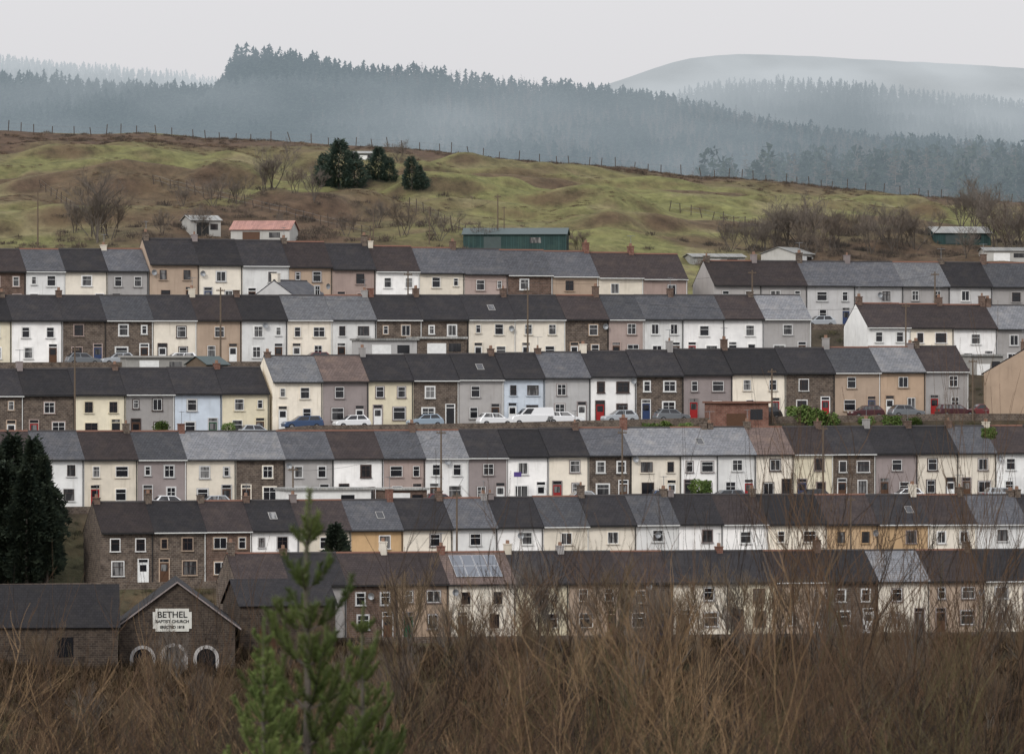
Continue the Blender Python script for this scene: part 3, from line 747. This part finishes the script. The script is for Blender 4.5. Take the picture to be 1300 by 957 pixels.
def d_low(px,w,x):
    a=.7*np.clip((788-w)/30,0,1)*np.clip(1.15-np.abs(px-330)/280,0,1)
    a=np.maximum(a,np.clip((785-w)/25,0,1)*np.clip((px-900)/80,0,1))
    a=np.maximum(a,.3*np.clip((762-w)/15,0,1))
    return a*np.clip((fbm(x/7,w/6,61)-.38)*4,0,1)
scatter(5600,(-60,1360),(722,800),d_low,.6,1.5,(.05,.038,.028),(.13,.095,.068),'scrub','brown leafless scrub and bramble on the hillside')
def d_crest(px,w,x): return np.clip((fbm(x/6,w/5,71)-.38)*5,0,1)
scatter(2600,(-60,1360),(838,862),d_crest,.4,1.0,(.055,.038,.025),(.12,.076,.043),'heather','dark brown heather along the hill crest',zs=.7)
def d_pat(px,w,x): return np.clip((fbm(x/12,w/7,81)-.54)*7,0,1)
scatter(7500,(-60,1360),(765,848),d_pat,.35,.8,(.085,.052,.035),(.15,.098,.057),'bracken','patches of rusty bracken in rough pasture',zs=.5)
tv,tf=clump(9,2,(.03,.1))
scatter(36000,(-60,1360),(735,862),lambda px,w,x:np.clip(fbm(x/5,w/5,91)*1.3-.1,0,1),.2,.45,(.132,.128,.052),(.21,.178,.09),'grass','rough tussocky pasture grass',base=(tv,tf),zs=.7)
scatter(3000,(-60,1360),(495,545),lambda px,w,x:np.ones_like(x)*.9,.9,2.2,(.035,.025,.016),(.11,.073,.042),'scrub','tangled brown scrub below the terraces')
for k in 'BCDEA':
    wv=WROW[k]
    scatter(500,(-60,1360),(wv-17,wv-7.2),lambda px,w,x:np.ones_like(x)*.7,.4,1.1,(.04,.04,.02),(.10,.085,.045),'garden_scrub','rough garden scrub on the bank between terraces')

# far forests
def conifer_lp(seed,n=54):
    R=np.random.RandomState(seed); v=[];f=[]
    for i in range(n):
        t=(i+R.uniform(0,1))/n; t=t**1.1; z=.08+.86*t; rr=(.22*(1-t)**.6+.022)*R.uniform(.5,1.2); a=R.uniform(0,6.28); k=len(v)
        ca,sa=math.cos(a),math.sin(a); wd=rr*.55+.014
        v+=[(0,0,z+.05),(rr*ca-wd*sa,rr*sa+wd*ca,z-.03+R.uniform(-.02,.02)),(rr*ca+wd*sa,rr*sa-wd*ca,z-.03+R.uniform(-.02,.02))]; f.append((k,k+1,k+2))
    k=len(v)
    for j in range(3):
        a=2.094*j; v.append((.03*math.cos(a),.03*math.sin(a),-.1))
    v.append((0,0,1.0))
    for j in range(3): f.append((k+j,k+(j+1)%3,k+3))
    return np.array(v,float),np.array(f)
lp=[conifer_lp(i) for i in range(3)]
def larch_lp(seed):
    R=np.random.RandomState(seed); v=[];f=[]
    for j in range(3):
        a=2.094*j; v.append((.016*math.cos(a),.016*math.sin(a),-.1))
    v.append((0,0,1.0))
    for j in range(3): f.append((j,(j+1)%3,3))
    for i in range(60):
        t=R.uniform(.25,.98); a=R.uniform(0,6.28); L=.17*(1-t)**.7+.02; k=len(v)
        v+=[(0,0,t),(0,0,t+.016),(L*math.cos(a),L*math.sin(a),t+R.uniform(-.02,.06))]; f.append((k,k+1,k+2))
    return np.array(v,float),np.array(f)
lar=larch_lp(3)
def round_lp(seed,n=110):
    R=np.random.RandomState(seed); v=[];f=[]
    for j in range(3):
        a=2.094*j; v.append((.02*math.cos(a),.02*math.sin(a),-.1))
    v.append((0,0,.8))
    for j in range(3): f.append((j,(j+1)%3,3))
    for i in range(n):
        d=R.normal(size=3); d/=np.linalg.norm(d); rr=R.uniform(.6,1)
        p=np.array([d[0]*.20*rr,d[1]*.20*rr,.60+d[2]*.38*rr]); p[:2]*=1-.5*max(0,d[2])
        u=R.normal(size=3)*.03; w_=R.normal(size=3)*.03; k=len(v); v+=[tuple(p+u),tuple(p+w_),tuple(p-u-w_*.5)]; f.append((k,k+1,k+2))
    return np.array(v,float),np.array(f)
rnd_=[round_lp(i) for i in range(3)]
def forest(name,pxr,wr,dx,dw,hr,label,larchd=None,seed=1,cA=(.014,.022,.018),cB=(.034,.044,.034),keepf=None,bases=lp):
    Rr=np.random.RandomState(seed); pts=[]
    for w in np.arange(wr[0],wr[1],dw):
        x0,_=P(pxr[0],w); x1,_=P(pxr[1],w); xs=np.arange(x0,x1,dx); xs=xs+Rr.uniform(-dx*.5,dx*.5,len(xs)); ws=w+Rr.uniform(-dw*.5,dw*.5,len(xs)); pts.append(np.stack([xs,ws],1))
    pts=np.concatenate(pts); x,ww=pts[:,0],pts[:,1]
    if keepf is not None:
        k=keepf(x,ww,650+F*x/(ww+T*x))>Rr.uniform(0,1,len(x)); x,ww=x[k],ww[k]
    y=ww+T*x; z=ground(x,ww); h=Rr.uniform(*hr,len(x))*(0.85+.3*fbm(x/25,ww/25,5)); px=650+F*x/y
    ld=larchd(px,x,ww) if larchd is not None else np.zeros_like(x); isl=Rr.uniform(0,1,len(x))<ld
    which=Rr.randint(0,3,len(x)); Vs=[];Fs=[];Cs=[];off=0
    for kind in range(4):
        m=(isl) if kind==3 else ((which==kind)&~isl)
        if not m.any(): continue
        bv,bf=lar if kind==3 else bases[kind]
        t=Rr.uniform(0,1,m.sum())[:,None]
        cols=np.array(cA)*(1-t)+np.array(cB)*t
        if kind==3: cols=np.array((.09,.07,.055))*(1-t)+np.array((.14,.11,.09))*t
        sc=np.stack([h[m]*Rr.uniform(.8,1.15,m.sum())]*2+[h[m]],1)
        V,Fc,Cc=replicate(bv,bf,np.stack([x[m],y[m],z[m]],1),sc,Rr.uniform(0,6.28,m.sum()),cols)
        Vs.append(V);Fs.append(Fc+off);Cs.append(Cc);off+=len(V)
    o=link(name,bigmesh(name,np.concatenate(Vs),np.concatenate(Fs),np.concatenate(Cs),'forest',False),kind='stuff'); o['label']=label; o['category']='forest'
forest('conifer_forest',(-80,1380),(1345,1755),2.0,6,(6.0,9.0),'misty conifer plantation covering the far hillside',
   lambda px,x,w:np.clip((px-380)/300,0,1)*.6*(fbm(x/30,w/60,15)>.42),1)
forest('conifer_forest',(815,1400),(1960,2125),1.8,6.5,(4.0,5.4),'hazy conifer plantation on a distant spur',None,2)
forest('conifer_forest',(-80,520),(2180,2330),2.0,9,(4.0,5.4),'pale misty wooded ridge',None,3)
forest('mixed_wood',(860,1400),(1100,1330),2.8,7,(8,15),'dark mixed pine and larch wood behind the pasture',lambda px,x,w:.45+0*x,4,(.018,.028,.02),(.045,.055,.036),
   keepf=lambda x,w,px:np.clip((px-870)/200,0,1)*.95,bases=rnd_)
def lpmesh(i):
    v,f=lp[i]; c=np.tile(np.array([[.016,.025,.02]]),(len(v),1)); return bigmesh('conifer_tree',v,f,c,'forest',False)
LPM=[lpmesh(i) for i in range(3)]
Rk=random.Random(3)
px=288
while px<885:
    w=1750+Rk.uniform(-6,6); x,y=P(px,w); z=float(ground(x,w)[0]); h=Rk.uniform(5.5,9.0)*(1.35 if px<345 else 1)
    link('conifer_tree',LPM[Rk.randint(0,2)],None,(x,y,z),Rk.random()*6,(h*Rk.uniform(.8,1.1),)*2+(h,),'slender conifer on the misty skyline','tree','skyline conifers')
    px+=Rk.uniform(2,6)

# fences
pm=MB(); pm.box(-.06,.06,-.06,.06,-.3,1.35); PM=pm.mesh('fence_post',['post'])
def fence(pts,group,label):
    tops=[]
    for x,y,z in pts:
        o=link('fence_post',PM,None,(x,y,z),0,(1,1,Rk.uniform(.75,1.2)),label,'fence post',group); o.rotation_euler=(Rk.gauss(0,.05),Rk.gauss(0,.10),0); tops.append((x,y,z))
    b=MB()
    for a,c in zip(tops[:-1],tops[1:]):
        for hh in(.5,1.1):
            b.poly([(a[0],a[1]-.08,a[2]+hh-.012),(c[0],c[1]-.08,c[2]+hh-.012),(c[0],c[1]-.08,c[2]+hh+.012),(a[0],a[1]-.08,a[2]+hh+.012)])
    link('fence_wire',b.mesh('fence_wire',['metal']),None,label='thin fence wire strung between wooden posts',cat='fence')
pts=[];xx=-82.
while xx<84:
    ww=857; y=ww+T*xx; pts.append((xx,y,float(ground(xx,ww)[0]))); xx+=Rk.uniform(1.5,3.1)
fence(pts,'fence posts along the crest','weathered wooden fence post on the hill crest')
def pxline(a,b,n):
    return [hit(a[0]+(b[0]-a[0])*i/n,a[1]+(b[1]-a[1])*i/n)[:3] for i in range(n+1)]
fence(pxline((52,240),(135,300),13),'fence posts in the pasture','wooden fence post on rough pasture')
fence(pxline((195,235),(470,300),26),'fence posts in the pasture','wooden fence post on rough pasture')
fence(pxline((520,262),(600,302),9),'fence posts in the pasture','wooden fence post on rough pasture')
fence(pxline((850,268),(1000,300),11),'fence posts in the pasture','wooden fence post on rough pasture')

# telegraph poles
def pole_mesh():
    b=MB(); b.cyl((0,0,-1),.12,9,7,0,.08); return b.mesh('pole',['wood'])
def arm_mesh():
    b=MB(); b.box(-.5,.5,-.05,.05,7.6,7.7)
    for q_ in(-.4,-.2,.2,.4): b.cyl((q_,0,7.7),.04,.12,6)
    return b.mesh('crossarm',['wood'])
PO,AM=pole_mesh(),arm_mesh()
def pole(px,pt,w,onm=None):
    if onm: x,y,z,_=hit(*onm); s_=max(.5,(Zp(pt,y)-z)/8)
    else: x,y=P(px,w); s_=1; z=Zp(pt,y)-8
    o=link('telegraph_pole',PO,None,(x,y,z),TH,s_,'tall dark wooden telegraph pole','telegraph pole','telegraph poles'); link('crossarm',AM,o); return (x,y,z+7.6*s_)
pl={}
for i,a in enumerate([(48,240,0,(48,314)),(474,262,0,(474,312)),(632,247,0,(632,316)),(545,262,0,(545,310)),(636,262,0,(640,316)),
    (280,365,656,None),(518,345,682,None),(670,365,656,None),(955,343,683,None),(1187,345,683,None),(1150,385,655,None),(372,592,600,None),(560,545,600,None),(790,545,600,None),(980,468,627,None),(1235,455,627,None),(95,440,627,None),(580,625,574,None),(1080,630,574,None),(1045,540,600,None)]):
    pl[i]=pole(*a)
def wire(a,c):
    b=MB(); pts=[Vector(a).lerp(Vector(c),t)-Vector((0,0,4*1.1*t*(1-t))) for t in np.linspace(0,1,9)]; b.tube(pts,.015,.015)
    link('overhead_wire',b.mesh('overhead_wire',['gutb']),None,label='thin sagging overhead telephone wire between poles',cat='wire',group='overhead wires')
for a,c in((5,7),(7,10),(6,8),(8,9),(1,3),(3,2),(11,12),(12,13),(14,15)): wire(pl[a],pl[c])

# ------------------------------------------------------------ cars
def car_parts(kind):
    van=kind=='van'; b=MB()
    if van: prof=[(-2.4,.35),(-2.45,.75),(-2.3,1.05),(-1.5,1.2),(2.35,1.2),(2.4,.35)]; cab=[(-1.55,1.2),(-.75,1.95),(2.2,2.0),(2.35,1.2)]
    elif kind=='estate': prof=[(-2.15,.3),(-2.2,.6),(-2.05,.82),(-1.05,.95),(2.1,.98),(2.2,.6),(2.12,.3)]; cab=[(-1.1,.95),(-.35,1.46),(1.75,1.48),(2.1,.98)]
    else: prof=[(-1.95,.3),(-2.0,.6),(-1.85,.82),(-1.0,.95),(1.75,1.0),(1.92,.6),(1.88,.3)]; cab=[(-1.05,.95),(-.3,1.47),(1.2,1.5),(1.75,1.0)]
    def loft(secs):
        n=len(secs[0]); i=len(b.v)
        for s_ in secs: b.v.extend(s_)
        for j in range(len(secs)-1):
            for k in range(n):
                a=i+j*n+k; c=i+j*n+(k+1)%n; b.f.append((a,c,c+n,a+n)); b.m.append(0)
        b.f.append(tuple(i+k for k in reversed(range(n)))); b.f.append(tuple(i+(len(secs)-1)*n+k for k in range(n))); b.m+=[0,0]
    cx=sum(p[0] for p in prof)/len(prof); cz=.65
    def sec(y,s_): return [(cx+(p[0]-cx)*s_,y,cz+(p[1]-cz)*s_) for p in prof]
    loft([sec(-.86,.94),sec(-.78,1),sec(.78,1),sec(.86,.94)])
    hb,ht=.80,(.74 if van else .62)
    lo=[(cab[0][0],cab[0][1]-.02),(cab[3][0],cab[3][1]-.02)]; up=[(cab[1][0],cab[1][1]),(cab[2][0],cab[2][1])]
    V=[(lo[0][0],-hb,lo[0][1]),(lo[1][0],-hb,lo[1][1]),(lo[1][0],hb,lo[1][1]),(lo[0][0],hb,lo[0][1]),(up[0][0],-ht,up[0][1]),(up[1][0],-ht,up[1][1]),(up[1][0],ht,up[1][1]),(up[0][0],ht,up[0][1])]
    i=len(b.v); b.v+=V
    for q_ in ((0,1,5,4),(1,2,6,5),(2,3,7,6),(3,0,4,7),(4,5,6,7)): b.f.append(tuple(i+k for k in q_)); b.m.append(0)
    g=MB(); V=[Vector(v) for v in V]
    def inset(ids,m=.12,ex=.012,u0=.06,u1=.94):
        a,c,d,e=[V[k] for k in ids]
        def pt(u,v): return a.lerp(c,u).lerp(e.lerp(d,u),v)
        n=(c-a).cross(e-a).normalized()*ex
        return [pt(u0,m)+n,pt(u1,m)+n,pt(u1,1-m)+n,pt(u0,1-m)+n]
    for sd in((0,1,5,4),(2,3,7,6)):
        rng=[(.05,.3)] if van else [(.06,.48),(.52,.92)]
        if sd[0]==2: rng=[(1-b_,1-a_) for a_,b_ in rng]
        for u0,u1 in rng: g.poly(inset(sd,.12,.012,u0,u1))
    g.poly(inset((3,0,4,7),.08)); g.poly(inset((1,2,6,5),.12))
    w=MB(); w.cyl((0,-.1,0),.32,.2,14,0,axis='y'); r=MB(); r.cyl((0,-.115,0),.19,.23,10,0,axis='y')
    hl=MB(); hl.box(-.03,.12,-.2,.2,-.07,.08)
    return b,g,w,r,hl,prof
MATS['tyre']=plain('tyre',(.015,.015,.015),.9); MATS['rim']=plain('alloy',(.4,.4,.42),.3,.8)
MATS['lamp']=plain('lamp_glass',(.7,.7,.68),.1); MATS['tail']=plain('tail_lamp',(.35,.01,.01),.2)
CARC={'white':(.72,.72,.72),'silver':(.36,.38,.40),'grey':(.14,.15,.16),'red':(.13,.02,.022),'blue':(.04,.07,.14),'maroon':(.055,.014,.017),'black':(.02,.02,.022),'pale blue':(.26,.32,.38)}
for k,c in CARC.items(): MATS['car'+k]=plain('car_paint_'+k,c,.25,.1,.05,spec=.5)
CP={k:car_parts(k) for k in('hatch','estate','van')}
for k in CP:
    b,g,w,r,hl,prof=CP[k]
    CACHE[k]=dict(g=g.mesh('car_window',['glass']),w=w.mesh('wheel',['tyre']),r=r.mesh('rim',['rim']),h=hl.mesh('headlight',['lamp']),t=hl.mesh('tail_light',['tail']))
def car(px,row_,kind,col,rev=False,dw=-3.0,dz=0):
    w=WROW[row_]+dw; x,y=P(px,w); xs=[a for a,b in BASE[row_]]; zs=[b for a,b in BASE[row_]]; z=float(np.interp(x,xs,zs))+dz
    E=bpy.data.objects.new('parked_car',None); COL.objects.link(E); E.location=(x,y,z); E.rotation_euler=(0,0,TH+(math.pi if rev else 0))
    E['label']=f"{col} {'delivery van' if kind=='van' else ('estate car' if kind=='estate' else 'hatchback car')} parked along the terrace street"; E['category']='van' if kind=='van' else 'car'; E['group']='cars parked along the terraces'
    b,g,ww,r,hl,prof=CP[kind]; m=CACHE[kind]
    link('body',cached(('cb',kind,col),lambda:b.mesh('body',['car'+col])),E); link('window',m['g'],E)
    for wx in(prof[0][0]+.75,-prof[0][0]-.8):
        for wy in(-.79,.79):
            o=link('wheel',m['w'],E,(wx,wy,.32)); link('rim',m['r'],o)
    for wy in(-.58,.58):
        link('headlight',m['h'],E,(prof[0][0]+.03,wy,.7)); link('tail_light',m['t'],E,(-prof[0][0]-.25 if kind=='hatch' else -prof[0][0]-.1,wy,.8))
for a in [(540,'C','hatch','pale blue',0),(628,'C','hatch','white',1),(675,'C','van','white',0),(715,'C','estate','white',1),(787,'C','hatch','silver',0),(852,'C','hatch','grey',1),
  (447,'C','hatch','white',0),(384,'C','estate','blue',0),(325,'C','hatch','silver',1),(1100,'C','hatch','maroon',0),(1213,'C','estate','maroon',1),(1245,'C','hatch','red',0),(1150,'C','hatch','grey',1),(970,'C','hatch','black',0),
  (150,'B','hatch','silver',0),(105,'B','hatch','grey',1),(225,'B','estate','white',0),(400,'B','hatch','red',0),(700,'B','hatch','silver',1),(850,'B','estate','grey',0),(1010,'B','hatch','white',0),
  (270,'D','hatch','silver',0),(217,'D','hatch','white',1),(735,'D','hatch','silver',0),(845,'D','hatch','blue',1),(920,'D','estate','grey',0),(1275,'D','estate','silver',1),(1150,'D','hatch','white',0),(1030,'D','hatch','black',0),(560,'D','hatch','red',1),
  (700,'E','hatch','white',0),(900,'E','hatch','grey',1),(1120,'E','estate','silver',0),(1040,'A','hatch','silver',0),(1240,'A','hatch','black',1)]:
    car(a[0],a[1],a[2],a[3],bool(a[4]))
x,y=P(657,605.6); b=MB(); b.box(-.03,.03,-.03,.03,-2.8,.6); po=link('estate_agent_board',None,None,(x,y-.6,Zp(605,y)),TH,label='small purple sale board on a post outside a house',cat='sign')
link('post',b.mesh('post',['fw']),po); MATS['purple']=plain('sign_purple',(.08,.05,.20),.5)
b=MB(); b.box(-.4,.4,-.08,-.035,0,.5); link('panel',b.mesh('panel',['purple']),po)

# ------------------------------------------------------------ foreground brush
def brush_mesh(seed,mt,H=4.2,stems=8,kids=5,rad=1.3,r0=.011,wob=.12,lean=.15,spread=.45,minr=.005):
    R=random.Random(seed); b=MB()
    for i in range(stems):
        a=R.uniform(0,6.28); r=R.uniform(0,rad); p=Vector((r*math.cos(a),r*math.sin(a),-.3)); d=Vector((R.gauss(0,lean)+.1*math.cos(a),R.gauss(0,lean)+.1*math.sin(a),1)).normalized()
        grow(b,p,d,H*R.uniform(.4,1.0),R.uniform(r0,r0*2.0),0,R,2,.2,kids,spread,0,5,minr,wob)
    b.m=[0]*len(b.m)
    return b.mesh('bare_shrub',[mt])
BR=[brush_mesh(i,m,wob=wb,spread=sp) for i,(m,wb,sp) in enumerate([('brush1',.15,.5),('brush2',.14,.45),('brush1',.2,.6),('brush3',.15,.5),('brush1',.2,.65),('brush4',.14,.4)])]
BD=[brush_mesh(20+i,m,2.4,9,5,1.2,.008,.22,.32,.7,.003) for i,m in enumerate(['brush2','brush4','brush1','brush4','brush3','brush4'])]
Rb=random.Random(21)
def topy(px): return float(np.interp(px,[0,120,260,330,480,560,650,800,950,1100,1300],[775,765,770,780,725,690,675,655,635,625,612]))
# irregular clumps with gaps between them
clumps=[Rb.uniform(-40,1340) for _ in range(17)]
for layer,(wv,n,dt,ms,Hm) in enumerate([(150,26,0,BR,4.2),(118,18,0,BR,4.2),(92,15,25,BR,4.2),(75,9,55,BR,4.2),(66,9,None,BD,2.4),(85,13,None,BD,2.4),(110,16,None,BD,2.4)]):
    for i in range(n):
        px=-60+1420*(i+Rb.uniform(-.7,1.4))/n; w=wv*Rb.uniform(.93,1.08)
        if dt is not None and Rb.random()<.6: px=Rb.choice(clumps)+Rb.gauss(0,28)
        if dt is not None and px<300 and Rb.random()<.2: continue
        x,y=P(px,w); zg=gz(x,y)
        tp=topy(px)+dt+Rb.triangular(-10,170,45) if dt is not None else Rb.uniform(795,890)
        h=Zp(tp,y)-zg
        if h<.8: continue
        s_=h/Hm
        link('bare_shrub',ms[Rb.randint(0,len(ms)-1)],None,(x,y,zg-.1),Rb.random()*6,(min(s_,1.3)*Rb.uniform(.8,1.1),)*2+(s_,),'leafless brown twiggy shrub on the near bank','shrub','bare shrubs on the near bank')
scatter(3200,(-80,1380),(58,170),lambda px,w,x:np.clip((fbm(x/3,w/8,17)-.25)*4,0,1),.25,.8,(.010,.008,.006),(.055,.035,.019),'dry_grass','tangled dark brown undergrowth on the near bank',zs=1.8)

# young pine
def pine(seed=4,H=4.0,wid=.28):
    R=random.Random(seed); tr=MB(); nd=MB()
    tp=[Vector((0,0,-.5)),Vector((.03,0,1)),Vector((.02,0,2.2)),Vector((.04,0,3.2)),Vector((0,0,H))]; tr.tube(tp,.05,.012,6)
    def needles(pts,den,ln=(.05,.09)):
        for a,c in zip(pts[:-1],pts[1:]):
            L=(c-a).length; n=int(L*den); dd=(c-a).normalized()
            for i in range(n):
                p=a.lerp(c,R.random()); o=dd.orthogonal(); o.rotate(Quaternion(dd,R.uniform(0,6.28))); v=(dd*.8+o.normalized()*R.uniform(.5,.9)).normalized()*R.uniform(*ln)
                s_=v.orthogonal().normalized()*.0045; nd.poly([p-s_,p+s_,p+v])
    def along(z):
        for a,c in zip(tp[:-1],tp[1:]):
            if a.z<=z<=c.z: return a.lerp(c,(z-a.z)/(c.z-a.z))
        return tp[-1]
    needles([along(2.2),along(3.0),along(3.5),tp[-1]],800,(.05,.085))
    z=.5
    while z<H-.2:
        nb=R.randint(4,6) if z<3 else R.randint(3,4); Lm=(H-z)*wid+.16
        a0=R.uniform(0,6)
        for k in range(nb):
            a=a0+k*6.283/nb+R.uniform(-.35,.35); p=along(z); d=Vector((math.cos(a),math.sin(a),R.uniform(.15,.5))).normalized(); L=Lm*R.uniform(.5,1.2); pts=[p]
            for s_ in range(5): d=(d+Vector((0,0,.2))).normalized(); pts.append(pts[-1]+d*L/5)
            tr.tube(pts,.012,.005,4); needles(pts[1:],620)
            side=Vector((-math.sin(a),math.cos(a),0))
            for sd in range(4):
                q=pts[1+sd%4]; e=(d*.9+side*(1 if sd%2 else -1)*.7+Vector((0,0,.2))).normalized(); ll=L*R.uniform(.22,.4); p2=[q,q+e*ll*.5,q+e*ll+Vector((0,0,ll*.3))]; tr.tube(p2,.007,.004,3); needles(p2,620)
        z+=R.uniform(.30,.44)
    return tr.mesh('trunk',['bark']),nd.mesh('crown',['pine'])
PN=[pine(4),pine(9)]
for i,(px,tp_,w,s_) in enumerate([(393,622,58,1.05),(462,765,61,.62),(335,785,57,.5)]):
    x,y=P(px,w); E=bpy.data.objects.new('young_pine_tree',None); COL.objects.link(E); E.location=(x,y,Zp(tp_,y)-4.0*s_); E.scale=(s_,)*3; E.rotation_euler=(0,0,px)
    E['label']='young green pine sapling rising through brown shrubs'; E['category']='tree'; E['group']='young pines'
    link('trunk',PN[i%2][0],E); link('crown',PN[i%2][1],E)

# ------------------------------------------------------------ world, sun, camera
wd=bpy.data.worlds.new('World'); scene.world=wd; wd.use_nodes=True; nt=wd.node_tree
for n in list(nt.nodes): nt.nodes.remove(n)
out=N(nt,'ShaderNodeOutputWorld'); sk=N(nt,'ShaderNodeTexSky',sky_type='NISHITA',sun_disc=False); sk.sun_elevation=math.radians(34); sk.sun_rotation=math.radians(208); sk.air_density=1.5; sk.dust_density=4
hs=N(nt,'ShaderNodeHueSaturation'); hs.inputs['Saturation'].default_value=.2; nt.links.new(sk.outputs[0],hs.inputs['Color'])
b1=N(nt,'ShaderNodeBackground'); b1.inputs[1].default_value=.1; nt.links.new(hs.outputs[0],b1.inputs[0])
tc=N(nt,'ShaderNodeTexCoord'); sx=N(nt,'ShaderNodeSeparateXYZ'); nt.links.new(tc.outputs['Generated'],sx.inputs[0])
f=maprange(nt,sx.outputs[2],-.02,.8,0,1)
cc=mixc(nt,(.755,.745,.765),(1.8,1.83,1.93),f)
b2=N(nt,'ShaderNodeBackground'); nt.links.new(cc,b2.inputs[0]); b2.inputs[1].default_value=1
mx=N(nt,'ShaderNodeMixShader'); mx.inputs[0].default_value=.8; nt.links.new(b1.outputs[0],mx.inputs[1]); nt.links.new(b2.outputs[0],mx.inputs[2]); nt.links.new(mx.outputs[0],out.inputs[0])
sd=bpy.data.lights.new('sun','SUN'); sd.energy=1.5; sd.angle=math.radians(11); sd.color=(1,.96,.9); so=bpy.data.objects.new('sun',sd); COL.objects.link(so); so.rotation_euler=(math.radians(56),0,math.radians(-28))
cd=bpy.data.cameras.new('camera'); cam=bpy.data.objects.new('camera',cd); COL.objects.link(cam); cam.rotation_euler=(math.radians(90),0,0); cd.lens=205; cd.sensor_width=36; cd.clip_end=12000; cd.clip_start=1
cd.dof.use_dof=True; cd.dof.focus_distance=640; cd.dof.aperture_fstop=7.0
scene.camera=cam
scene.view_settings.view_transform='Standard'; scene.view_settings.look='None'; scene.view_settings.exposure=0
print('objects',len(bpy.data.objects))
